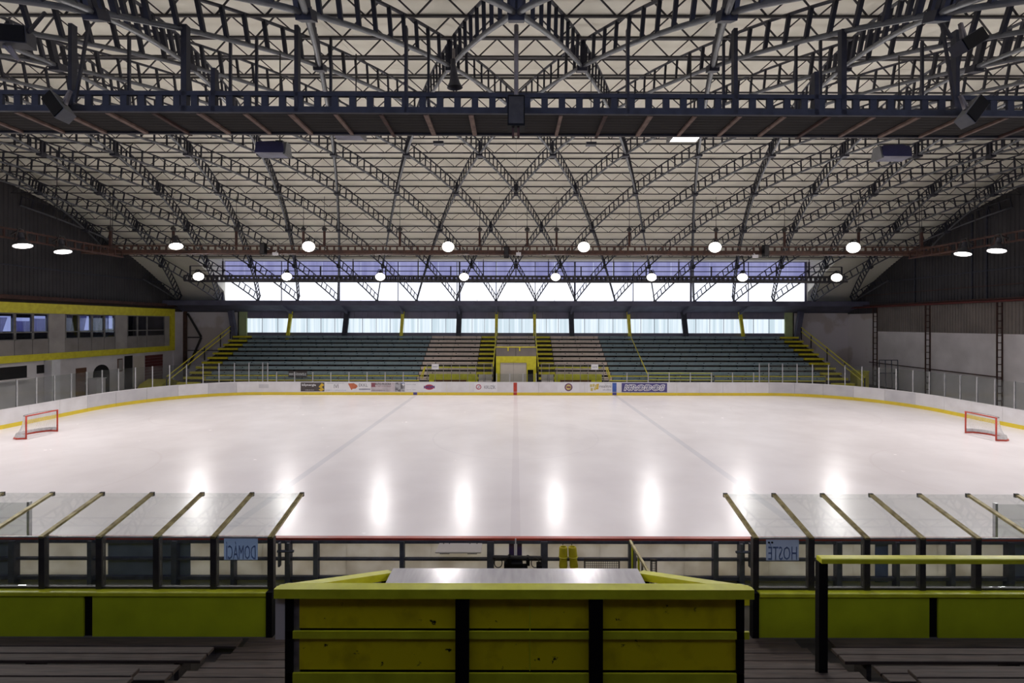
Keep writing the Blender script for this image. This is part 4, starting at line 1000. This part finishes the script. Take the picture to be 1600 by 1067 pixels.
# ================================================================== TIMEKEEPERS' BOOTH
bo = thing('timekeeper_booth', 'booth with shiny sheet metal roof facing the ice', 'booth', (0, 7.4, -0.04))
BZ = 2.0
MB().add([(-2.1, 8.17, BZ), (2.1, 8.17, BZ), (2.1, 6.55, BZ + 0.04), (-2.1, 6.55, BZ + 0.04), (-2.1, 8.17, BZ - 0.04), (2.1, 8.17, BZ - 0.04), (2.1, 6.55, BZ), (-2.1, 6.55, BZ)],
         [(0, 3, 2, 1), (4, 5, 6, 7), (0, 1, 5, 4), (1, 2, 6, 5), (2, 3, 7, 6), (3, 0, 4, 7)]).obj('roof_sheet', 'sheet', bo)
MB().box(-2.05, -1.97, 6.6, 8.1, -0.04, BZ - 0.04).obj('side_wall', 'yellow', bo); MB().box(1.97, 2.05, 6.6, 8.1, -0.04, BZ - 0.04).obj('side_wall', 'yellow', bo)
MB().box(-1.97, 1.97, 8.02, 8.1, -0.04, 1.0).obj('front_wall', 'yellow', bo); MB().box(-1.97, 1.97, 6.6, 6.68, -0.04, BZ - 0.04).obj('back_wall', 'dark_concrete', bo)
for x in (-1.97, -0.65, 0.65, 1.92): MB().box(x, x + 0.05, 8.03, 8.08, 1.0, BZ - 0.04).obj('window_post', 'black_steel', bo)
MB().box(-1.97, 1.97, 7.5, 8.0, 0.95, 1.0).obj('counter', 'wood', bo)
fn = thing('booth_fence', 'worn yellow fence with black posts around the booth', 'fence', (0, 6.4, 1.0))
FYB = 6.4; zt = pz(917.5, FYB); X0, X1 = px(432, FYB), px(1176, FYB)
zr = 0.125
MB().prism([(X0, FYB - 0.06), (X1, FYB - 0.06), (X1, FYB + 0.02), (X1 - 0.12, FYB + 0.1), (X0 + 0.12, FYB + 0.1), (X0, FYB + 0.02)], 'Z', zt - zr, zt).obj('top_rail', 'yellow_rail', fn)
pxs = [px(467, FYB), px(713, FYB), px(734, FYB), px(921, FYB), px(942, FYB), px(1155, FYB)]
for a, b in ((pxs[0], pxs[1]), (pxs[2], pxs[3]), (pxs[4], pxs[5])):
    for z0, z1 in ((pz(984, FYB), zt - zr), (pz(1049, FYB), pz(998.5, FYB))):
        MB().box(a - (0.0 if a == pxs[0] else 0.17), b + (0.0 if b == pxs[5] else 0.17 if b < 0.9 else 0.0), FYB + 0.03, FYB + 0.06, z0, z1).obj('panel', 'panel_yellow', fn)
for za, zb_ in ((pz(992, FYB), pz(978, FYB)), (pz(1058, FYB), pz(1044, FYB))): MB().box(pxs[0], pxs[5], FYB + 0.062, FYB + 0.1, za, zb_).obj('slot_shade_strip', 'black', fn)  # black strips added behind the slots to paint them in shade
MB().box(px(828.2, FYB), px(829.6, FYB), FYB + 0.02, FYB + 0.03, pz(1050, FYB), pz(938, FYB)).obj('seam_strip', 'yellow_rail', fn)
for a, b in ((px(447, FYB), pxs[1]), (pxs[2], pxs[3]), (pxs[4], px(1172, FYB))):
    MB().box(a, b, FYB + 0.0, FYB + 0.025, pz(998.5, FYB), pz(987, FYB)).obj('middle_rail', 'yellow_rail', fn)
    MB().box(a, min(b, px(1163, FYB)), FYB + 0.0, FYB + 0.025, pz(1075, FYB), pz(1052.5, FYB)).obj('bottom_rail', 'yellow_rail', fn)
for a, b in ((713, 734), (921, 942)): MB().box(px(a, FYB), px(b, FYB), FYB - 0.05, FYB + 0.08, 1.0, zt - zr).obj('post', 'black', fn)
for a, b in ((446, 458), (1152, 1164)): MB().box(px(a, FYB), px(b, FYB), FYB + 0.0, FYB + 0.1, 0.6, zt - zr).obj('post', 'black', fn)
MB().box(px(458, FYB), px(467, FYB), FYB + 0.03, FYB + 0.07, 1.0, zt - zr).obj('edge_strip', 'gal', fn)
MB().box(px(431, FYB), px(446, FYB), FYB - 0.0, FYB + 0.05, pz(1000, FYB), zt - zr).obj('cream_end_plate', 'door_cream', fn)
for sx in (-1, 1):
    xa = (X0 + 0.07) if sx < 0 else (X1 - 0.07); xb = sx * 2.14; ye = 8.15
    MB().bar((xa, FYB + 0.02, zt - 0.065), (xb, ye, 1.9), 0.17, 0.11).obj('side_rail', 'yellow_rail', fn)
    for f in (0.5, 0.93): x = xa + (xb - xa) * f; y = FYB + (ye - FYB) * f; MB().box(x - 0.04, x + 0.04, y - 0.04, y + 0.04, -0.04 + 0.0, zt - 0.1 - (zt - 2.0) * f).obj('side_post', 'black', fn)

# right hand rail with one black post
hr = thing('stand_rail', 'yellow rail on one black post above right wooden benches', 'railing', (px(1281, 7.6), 7.6, 0.7))
MB().bevbox(px(1281, 7.6), 9.2, 7.54, 7.68, pz(880, 7.54), pz(869.5, 7.6), 0.012).obj('rail', 'yellow_rail', hr)
for x in (px(1285, 7.6), 8.9): MB().box(x - 0.07, x + 0.07, 7.56, 7.66, 0.5, pz(880, 7.54)).obj('post', 'black', hr)

# ================================================================== NEAR STAND
SEATS = [(8.92, 9.15, 0.15, 1), (7.97, 8.32, 0.55, 2), (7.06, 7.4, 0.9, 2), (6.33, 6.66, 1.38, 2)]
ROWN = ['front', 'second', 'third', 'fourth', 'fifth']
for sx, side in ((-1, 'left'), (1, 'right')):
    xin = 5.2 if sx < 0 else 5.45
    for i, (y0, y1, z, n) in enumerate(SEATS):
        xi = xin + (0.55 if (i == 0 and sx > 0) else 0.0)
        b = thing('plank_bench', 'dark weathered plank bench, %s row behind the %s parapet' % (ROWN[i], side), 'bench', (sx * 9.5, (y0 + y1) / 2, z - 0.45), 'plank benches of the near stand')
        for k in range(n):
            a = y0 + (y1 - y0) * k / n; c = y0 + (y1 - y0) * (k + 1) / n - 0.012; j = 0.12 * random.random()
            p, q = sorted((sx * (xi + j), sx * 14.5)); MB().bevbox(p, q, a, c, z - 0.05, z + 0.006 * random.random(), 0.008).obj('seat_plank', 'wood', b)
        for x in (xi + 0.5, xi + 3, xi + 5.5, xi + 8): MB().box(sx * x - 0.04, sx * x + 0.04, y0 + 0.03, y1 - 0.03, -0.04 + 0.4 * max(0, i - 1), z - 0.05).obj('bench_support', 'dark_wood', b)
# wooden decks under the benches and treads of the aisles (pieces of the floor)
decks = [(8.5, 9.4, -0.02), (7.55, 8.5, 0.16), (6.7, 7.55, 0.52), (5.8, 6.7, 0.94), (4.9, 5.8, 1.4), (3.9, 4.9, 1.85), (2.9, 3.9, 2.3), (1.9, 2.9, 2.75), (0.9, 1.9, 3.2), (-0.1, 0.9, 3.65), (YN, -0.1, 4.1)]
for y0, y1, z in decks:
    n = 4; d = (y1 - y0) / n
    for xa, xb in ((-15, -5.25), (5.5, 15)):
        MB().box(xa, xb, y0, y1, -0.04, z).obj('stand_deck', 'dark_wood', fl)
treads = [(8.95, 9.4, 0.0), (8.5, 8.95, 0.12), (8.05, 8.5, 0.3), (7.6, 8.05, 0.48), (7.15, 7.6, 0.66), (6.7, 7.15, 0.84), (6.25, 6.7, 1.02), (5.8, 6.25, 1.2), (5.35, 5.8, 1.4), (4.0, 5.35, 1.8)]
for y0, y1, z in treads:
    for xa, xb in ((-5.24, -2.9), (2.9, 5.49)):
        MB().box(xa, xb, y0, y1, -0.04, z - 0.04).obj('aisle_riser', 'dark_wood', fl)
        n = 3; d = (y1 - y0) / n
        for k in range(n): MB().bevbox(xa, xb, y0 + k * d, y0 + (k + 1) * d - 0.01, z - 0.035, z, 0.006).obj('plank', 'tread_wood', fl)
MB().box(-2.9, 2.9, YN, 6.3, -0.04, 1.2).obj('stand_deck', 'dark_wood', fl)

# ================================================================== HANGING STEELWORK AND LAMPS
def hang_top(y): return roof_z(y, 42.0)
# rusty lighting truss (row one)
Y1 = 34.0; ZT1 = pz(384, Y1); ZB1 = pz(397.5, Y1)
tr = thing('lighting_truss', 'rusty lighting truss hanging across the middle of the hall', 'truss', (0, Y1, ZB1))
MB().box(-31, 31, Y1 - 0.1, Y1 + 0.1, ZB1, ZB1 + 0.28).obj('bottom_chord', 'rust', tr); MB().box(-31, 31, Y1 - 0.06, Y1 + 0.06, ZT1 - 0.1, ZT1).obj('top_chord', 'rust', tr)
wb = MB(); x = -31
while x < 31.01: wb.box(x - 0.05, x + 0.05, Y1 - 0.05, Y1 + 0.05, ZB1 + 0.25, ZT1 - 0.05); x += 0.5
wb.obj('web_posts', 'rust', tr, stuff=True)
MB().box(-31, 31, Y1 + 0.5, Y1 + 0.6, ZB1 + 0.02, ZB1 + 0.18).obj('rear_chord', 'rust', tr)
for i in range(16): x = -30 + 4 * i; MB().box(x - 0.04, x + 0.04, Y1, Y1 + 0.6, ZB1 + 0.02, ZB1 + 0.1).obj('cross_strut', 'rust', tr)
HANG1 = [-29, -24.5, -20.0, -15.2, -13.7, -8.3, -2.6, 0.8, 2.9, 8.1, 14.3, 19.2, 24.5, 29]
for x in HANG1:
    h = MB().box(x - 0.07, x + 0.07, Y1 - 0.05, Y1 + 0.07, ZT1 - 0.05, ZT1 + 1.15).obj('hanger_post', 'rust_dark', tr)
    MB().lathe([(-0.2, 0.02), (-0.05, 0.18), (0.08, 0.18), (0.22, 0.02)], (x, Y1, ZT1 + 1.15), (0, 0, 1), 6).obj('hanger_joint', 'black_steel', h)
    MB().tube([(x, Y1, ZT1 + 1.2), (x, Y1, hang_top(Y1) + 0.1)], 0.018, 5).obj('hanger_rod', 'black_steel', h)
# row two: catwalk in front of the long window
Y2 = 43.0; Z2 = pz(440.5, Y2)
cw = thing('far_catwalk', 'dark lighting catwalk in front of the long roof window', 'catwalk', (0, Y2, Z2))
XC = 30.0
for dy in (0, 0.8):
    MB().box(-XC, XC, Y2 + dy - 0.05, Y2 + dy + 0.05, Z2, Z2 + 0.14).obj('bottom_chord', 'purlin', cw); MB().box(-XC, XC, Y2 + dy - 0.05, Y2 + dy + 0.05, Z2 + 0.47, Z2 + 0.58).obj('top_chord', 'purlin', cw)
    wb = MB(); x = -XC
    while x < XC + 0.01: wb.box(x - 0.07, x + 0.07, Y2 + dy - 0.04, Y2 + dy + 0.04, Z2 + 0.1, Z2 + 0.5); x += 0.42
    wb.obj('web_posts', 'purlin', cw, stuff=True)
MB().box(-XC, XC, Y2, Y2 + 0.8, Z2 + 0.02, Z2 + 0.07).obj('deck', 'dark_wood', cw)
for z in (1.05, 1.5): MB().tube([(-XC, Y2 + 0.8, Z2 + z), (XC, Y2 + 0.8, Z2 + z)], 0.04, 6).obj('handrail', 'purlin', cw)
for i in range(21):
    x = -XC + 3 * i; MB().box(x - 0.05, x + 0.05, Y2 + 0.75, Y2 + 0.85, Z2 + 0.6, Z2 + 1.5 + (0.45 if i % 2 else 0.0)).obj('rail_post', 'purlin', cw)
    if i % 2: MB().tube([(x, Y2 + 0.8, Z2 + 1.9), (x, Y2 + 0.8, hang_top(Y2 + 0.8) + 0.1)], 0.03, 5).obj('hanger_rod', 'purlin', cw)
# near catwalk with boarded floor
YC0, YC1, ZC = 11.1, 12.32, 11.1
nc = thing('near_catwalk', 'dark boarded catwalk crossing the picture under the roof', 'catwalk', (0, 11.7, ZC))
n = 8; d = (YC1 - YC0) / n
for i in range(n): MB().box(-20, 20, YC0 + i * d, YC0 + (i + 1) * d - 0.012, ZC + 0.03, ZC + 0.07).obj('floor_board', 'catwalk_board', nc)
for i in range(37):
    x = -19 + 1.055 * i; b = random.choice((0.04, 0.04, 0.055)); MB().box(x - b, x + b, YC0 + 0.03, YC1 + (0.12 if i % 5 == 0 else 0.0), ZC - 0.03, ZC + 0.03).obj('batten', 'batten' if i % 5 else 'rust_dark', nc)
for y, m in ((YC0 - 0.03, 'steel'), (YC1 + 0.03, 'purlin')):
    MB().box(-20, 20, y - 0.04, y + 0.04, ZC - 0.02, ZC + 0.12).obj('bottom_chord', m, nc); MB().box(-20, 20, y - 0.04, y + 0.04, ZC + 0.36, ZC + 0.46).obj('top_chord', m, nc)
    wb = MB(); x = -20
    pm_ = None
    while x < 20.01:
        if y < 11.5 and abs(x) < 13.5:
            if pm_ is None: pm_ = MB().box(-0.075, 0.075, -0.03, 0.03, 0.0, 0.28).mesh('web_post', m)
            o = bpy.data.objects.new('web_post', pm_); COL.objects.link(o); o.parent = nc; o.location = (x, y - 11.7, 0.1)
        else: wb.box(x - 0.075, x + 0.075, y - 0.03, y + 0.03, ZC + 0.1, ZC + 0.38)
        x += 0.405
    wb.obj('web_posts', m, nc, stuff=True)
for p, wd in ((292, 0.13), (337, 0.1), (465, 0.09), (634, 0.06), (980, 0.06), (1148, 0.09), (1275, 0.1), (1318, 0.12), (118, 0.09), (1497, 0.09)):
    x = px(p, YC0); zz_ = hang_top(YC0) + 0.05
    MB().box(x - wd / 2, x + wd / 2, YC0 - 0.07, YC0 + 0.07, ZC + 0.0, zz_ if p not in (337, 1275) else ZC + 1.0).obj('hanger_post', 'web', nc)
    x2 = px(p, YC0) + 0.3; MB().box(x2 - 0.03, x2 + 0.03, YC1, YC1 + 0.06, ZC + 0.4, hang_top(YC1) + 0.1).obj('rear_hanger', 'web', nc)
nc.rotation_euler.z = radians(0.5)
# side trusses carrying the end lamps
for sx in (-1, 1):
    xs = 28.0 * sx; zs = 10.85
    t_ = thing('side_truss', 'rusty shade-darkened side truss along the %s end under the roof' % ('left' if sx < 0 else 'right'), 'truss', (xs, 22, zs))
    for dz in (0.0, 0.5): MB().box(xs - 0.05, xs + 0.05, 11, 33.85, zs + dz, zs + dz + 0.1).obj('chord', 'rust_dark', t_)  # shade under the roof is put into this darker rust
    wb = MB(); y = 11.0
    while y < 33.9: wb.box(xs - 0.03, xs + 0.03, y - 0.04, y + 0.04, zs + 0.08, zs + 0.5); y += 0.6
    wb.obj('web_posts', 'rust_dark', t_, stuff=True)
    for y in (14, 19, 24, 29, 33): MB().tube([(xs, y, zs + 0.55), (xs, y, hang_top(y) + 0.1)], 0.02, 5).obj('hanger_rod', 'black_steel', t_)

# ---- floodlights
LIGHTS = []
def floodlight(pos, aim, r, label, group, mat='lamp_on', power=1.0, lit=True, drop=0.35, cone=170, arm=None):
    p = Vector(pos); d = (Vector(aim) - p).normalized(); b = p - d * (r * 1.15)
    f = thing('floodlight', label, 'lamp', tuple(p), group)
    MB().lathe([(0.0, r * 0.28), (r * 0.3, r * 0.42), (r * 0.75, r * 0.85), (r * 1.12, r * 1.02), (r * 1.16, r * 1.02)], b, d, 18, cap1=False).obj('reflector', 'lamp_dark', f, smooth=True)
    MB().lathe([(0.0, r * 0.95), (0.015, r * 0.95)], p - d * 0.03, d, 18).obj('lens', mat, f)
    MB().lathe([(-r * 0.7, r * 0.3), (0.0, r * 0.32)], b, d, 12).obj('ballast', 'lamp_dark', f)
    br = MB(); side = d.cross(Vector((0, 0, 1))).normalized()
    for s_ in (-1, 1): br.bar(b + d * r * 0.6 + side * s_ * r * 0.8, b + Vector((0, 0, drop)) + side * s_ * r * 0.3, 0.04)
    br.bar(b + Vector((0, 0, drop)) - side * r * 0.35, b + Vector((0, 0, drop)) + side * r * 0.35, 0.05); 
    if arm: br.bar(b + Vector((0, 0, drop)), arm, 0.07)
    br.obj('yoke', 'black_steel', f)
    if lit:
        li = bpy.data.lights.new('lamp_light', 'SPOT'); li.energy = LAMP * power; li.color = LAMP_COL; li.spot_size = radians(cone); li.spot_blend = 0.7; li.shadow_soft_size = r * 0.8
        lo = bpy.data.objects.new('lamp_light', li); COL.objects.link(lo); lo.parent = f
        lo.location = d * 0.06; lo.rotation_euler = d.to_track_quat('-Z', 'Y').to_euler()
    return f
R1 = [275, 482, 700, 912, 1117, 1333]
ORD6 = ['first', 'second', 'third', 'fourth', 'fifth', 'sixth', 'seventh', 'eighth']
for i, p in enumerate(R1):
    x = px(p, Y1 - 1.2); z = pz(386, Y1 - 1.2)
    floodlight((x, Y1 - 1.2, z), (x * 0.55, 20, 0) if i else (x * 0.8, 29, 0), 0.42, 'lit round floodlight on the rusty truss, %s from the left' % ORD6[i], 'floodlights on the rusty truss', arm=(x, Y1 - 0.11, ZB1 + 0.2), power=0.9)
R2 = [310, 448, 594, 725, 868, 1018, 1160, 1307]
for i, p in enumerate(R2):
    x = px(p, Y2 - 1.2); z = pz(433, Y2 - 1.2)
    floodlight((x, Y2 - 1.2, z), (x * 0.68, 31, 0), 0.42, 'lit round floodlight on the far catwalk, %s from the left' % ORD6[i], 'floodlights on the far catwalk', arm=(x, Y2 - 0.06, Z2 + 0.5), power=1.3)
for sx, side in ((-1, 'left'), (1, 'right')):
    for y, lab in ((27.0, 'nearer'), (29.4, 'further')) if sx < 0 else ((27.7, 'nearer'), (29.8, 'further')):
        pxy = (386 if y < 28 else 395) if sx < 0 else (391 if y < 28 else 396)
        floodlight((sx * 27.3, y * 0.975, pz(pxy, y * 0.975)), (sx * 24.5, y - 1.5, 0), 0.42, 'lit floodlight on the %s side truss, the %s one' % (side, lab), 'floodlights on the side trusses', 'lamp_soft', drop=0.5, arm=(sx * 27.95, y * 0.975, 11.1))
    for y in (13.0, 16.5, 20.0, 23.5):  # extra lamps added out of view to light the near side
        floodlight((sx * 27.3, y, 10.6), (sx * 15, y - 2, 0), 0.42, 'lit floodlight added out of view on the %s side truss, %s' % (side, {13.0: 'above the near corner', 16.5: 'second from the near corner', 20.0: 'third from the near corner', 23.5: 'fourth from the near corner'}[y]), 'floodlights on the side trusses', 'lamp_soft', power=1.2, drop=0.5, arm=(sx * 27.95, y, 11.1))
# box floodlights below the near catwalk
def box_lamp(p, y, Y, lit, label, yaw=0.0, w_=0.84):
    x = px(p, Y); z = pz(y, Y); f = thing('box_floodlight', label, 'lamp', (x, Y, z - 0.2), 'box floodlights under the near catwalk')
    h = w_ / 2
    MB().prism([(x - h, z - 0.16), (x + h, z - 0.16), (x + h * 0.86, z + 0.12), (x + h * 0.3, z + 0.17), (x - h * 0.9, z + 0.15)], 'Y', Y - 0.2, Y + 0.2).obj('housing', 'lamp_blue', f)
    MB().add([(x - h * 0.94, Y - 0.205, z - 0.16), (x + h * 0.94, Y - 0.205, z - 0.16), (x + h * 0.94, Y + 0.14, z - (0.17 if lit else 0.2)), (x - h * 0.94, Y + 0.14, z - (0.17 if lit else 0.2))], [(0, 1, 2, 3), (3, 2, 1, 0)]).obj('lens', 'lamp_soft' if lit else 'lens_off', f)
    sdx = h if p < 800 else -h
    MB().prism([(Y - 0.22, z - 0.2), (Y + 0.22, z - 0.2), (Y + 0.12, z + 0.17), (Y - 0.12, z + 0.17)], 'X', x + sdx - 0.03, x + sdx + 0.03).obj('end_plate', 'lamp_grey', f)
    MB().box(x + 0.1, x + 0.3, Y - 0.06, Y + 0.06, z + 0.15, z + 0.24).obj('ballast', 'lamp_dark', f)
    MB().tube([(x + 0.2, Y, z + 0.22), (x + 0.2, Y, hang_top(Y) + 0.05)], 0.02, 5).obj('hanger', 'black_steel', f)
    if lit:
        li = bpy.data.lights.new('lamp_light', 'SPOT'); li.energy = LAMP * 0.6; li.color = LAMP_COL; li.spot_size = radians(150); li.spot_blend = 0.5; li.shadow_soft_size = 0.3
        lo = bpy.data.objects.new('lamp_light', li); COL.objects.link(lo); lo.parent = f; lo.location = (0, 0, -0.1); lo.rotation_euler = (radians(20), 0, 0)
box_lamp(426, 234, 13.6, False, 'unlit blue box floodlight hanging left below the near catwalk')
box_lamp(545, 206, 13.9, False, 'unlit blue box floodlight half hidden by the near catwalk')
box_lamp(1068, 209, 13.9, True, 'lit box floodlight peeking out below the near catwalk')
box_lamp(1393, 238, 13.6, False, 'unlit blue box floodlight hanging right below the near catwalk')
for p, y, lab in ((685, 224, 'left'), (923, 225, 'right')):
    Y = 16.0; tag(MB().cbox(px(p, Y), Y, pz(y, Y), 0.34, 0.2, 0.09).bar((px(p, Y), Y, pz(y, Y)), (px(p, Y), Y, hang_top(Y)), 0.02).obj('junction_box', 'lamp_dark'), 'small grey junction box below the roof, %s of the two' % lab, 'box')

# tilted loudspeakers on the near catwalk
def tilted_box(p, y, Y, ang, sx_, sy_, sz_, label, top, name='loudspeaker', cat='loudspeaker'):
    x = px(p, Y); z = pz(y, Y); f = thing(name, label, cat, (x, Y, z - 0.3))
    R_ = Matrix.Rotation(radians(ang), 3, 'Y') @ Matrix.Rotation(radians(-18), 3, 'X')
    def tb(mb):
        mb.v = [tuple(Vector((x, Y, z)) + R_ @ Vector(v)) for v in mb.v]; return mb
    a, b, c = sx_ / 2, sy_ / 2, sz_ / 2
    m = MB().prism([(-a, -b), (a, -b), (a * 0.8, b), (-a * 0.8, b)], 'Z', -c, c); tb(m).obj('cabinet', 'lamp_grey' if top else 'lamp_dark', f)
    m = MB().box(-a * 0.9, a * 0.9, -b - 0.02, -b, -c * 0.94, c * 0.94); tb(m).obj('grille', 'black', f)
    s_ = 1 if p < 800 else -1
    m = MB().bar((s_ * a, 0, 0), (s_ * (a + 0.28), 0, 0.12), 0.06).bar((s_ * a, 0, -0.1), (s_ * (a + 0.28), 0, 0.12), 0.05); tb(m).obj('bracket', 'gal', f)
    MB().bar((x + s_ * (a + 0.2), Y, z + 0.1), (x + s_ * (a + 0.24), Y + 0.3, hang_top(Y + 0.3) + 0.1), 0.05).obj('hanger', 'web', f)
tilted_box(92, 169, 10.6, -46, 0.3, 0.26, 0.8, 'grey tilted loudspeaker hanging at the left of the near catwalk', True)
tilted_box(1517, 174, 10.6, 46, 0.3, 0.26, 0.84, 'grey tilted loudspeaker hanging at the right of the near catwalk', True)
tilted_box(1512, 66, 9.6, 58, 0.28, 0.24, 0.84, 'dark loudspeaker hanging above the right tilted loudspeaker', False)
tilted_box(14, 60, 9.6, 85, 0.36, 0.34, 0.7, 'dark loudspeaker at the upper left picture edge', False)
# central loudspeaker on its pole
cs = thing('loudspeaker', 'black loudspeaker on a grey pole at the middle of near catwalk', 'loudspeaker', (px(806, 10.7), 10.7, pz(196, 10.7)))
MB().bevbox(-0.19, 0.19, 10.5, 10.9, pz(196, 10.5), pz(147, 10.5), 0.03).obj('cabinet', 'black', cs)
MB().box(-0.165, 0.165, 10.485, 10.5, pz(193, 10.5), pz(151, 10.5)).obj('grille', 'black_steel', cs)
MB().tube([(0, 10.7, pz(147, 10.5)), (0, 10.6, hang_top(10.6))], 0.05, 8).obj('pole', 'gal', cs)
for x in (-0.07, 0.05): MB().box(x - 0.025, x + 0.025, 10.6, 10.66, pz(214, 10.6), pz(195, 10.6)).obj('cable_end', 'rust_dark', cs)
# horn speaker
hs = thing('horn_speaker', 'grey horn speaker hanging from the lattice left of centre', 'horn speaker', (px(709, 13.2), 13.2, pz(137, 13.2)))
x = px(708, 13.2)
MB().lathe([(0.0, 0.07), (0.22, 0.07), (0.26, 0.09), (0.45, 0.11), (0.62, 0.15), (0.72, 0.21), (0.75, 0.22)], (x - 0.02, 13.2, pz(93, 13.2)), (0.06, 0.12, -1), 18, cap1=False).obj('horn', 'lamp_dark', hs, smooth=True)
MB().tube([(x, 13.2, pz(96, 13.2)), (x, 13.25, hang_top(13.2) + 0.05)], 0.04, 6).obj('hanger', 'gal', hs)
# speakers and boxes on the rusty truss
for p, y, lab in ((411, 389, 'left part'), (791, 394, 'middle'), (1196, 391, 'right part')):
    Y = Y1 - 0.4; x = px(p, Y); z = pz(y, Y)
    s_ = thing('truss_loudspeaker', 'small black loudspeaker on the %s of the rusty truss' % lab, 'loudspeaker', (x, Y, z - 0.4), 'loudspeakers on the rusty truss')
    MB().bevbox(x - 0.17, x + 0.17, Y - 0.15, Y + 0.2, z - 0.4, z + 0.4, 0.03).obj('cabinet', 'black', s_); MB().box(x - 0.14, x + 0.14, Y - 0.165, Y - 0.15, z - 0.36, z + 0.34).obj('grille', 'black_steel', s_)
    MB().box(x - 0.05, x + 0.05, Y + 0.2, Y1 - 0.08, z - 0.1, z + 0.1).obj('mount', 'rust_dark', s_)
for p, y, lab in ((430, 397.5, 'left'), (810, 397, 'middle'), (1180, 400, 'right')):
    Y = Y1 - 0.3; x = px(p, Y); z = pz(y, Y)
    tag(MB().bevbox(x - 0.17, x + 0.17, Y - 0.1, Y + 0.1, z - 0.1, z + 0.12, 0.02).bar((x, Y, z + 0.1), (x, Y1 - 0.08, z + 0.25), 0.05).obj('junction_box', 'white_board'), 'small white box under the rusty truss, %s one' % lab, 'box', 'white boxes under the rusty truss')
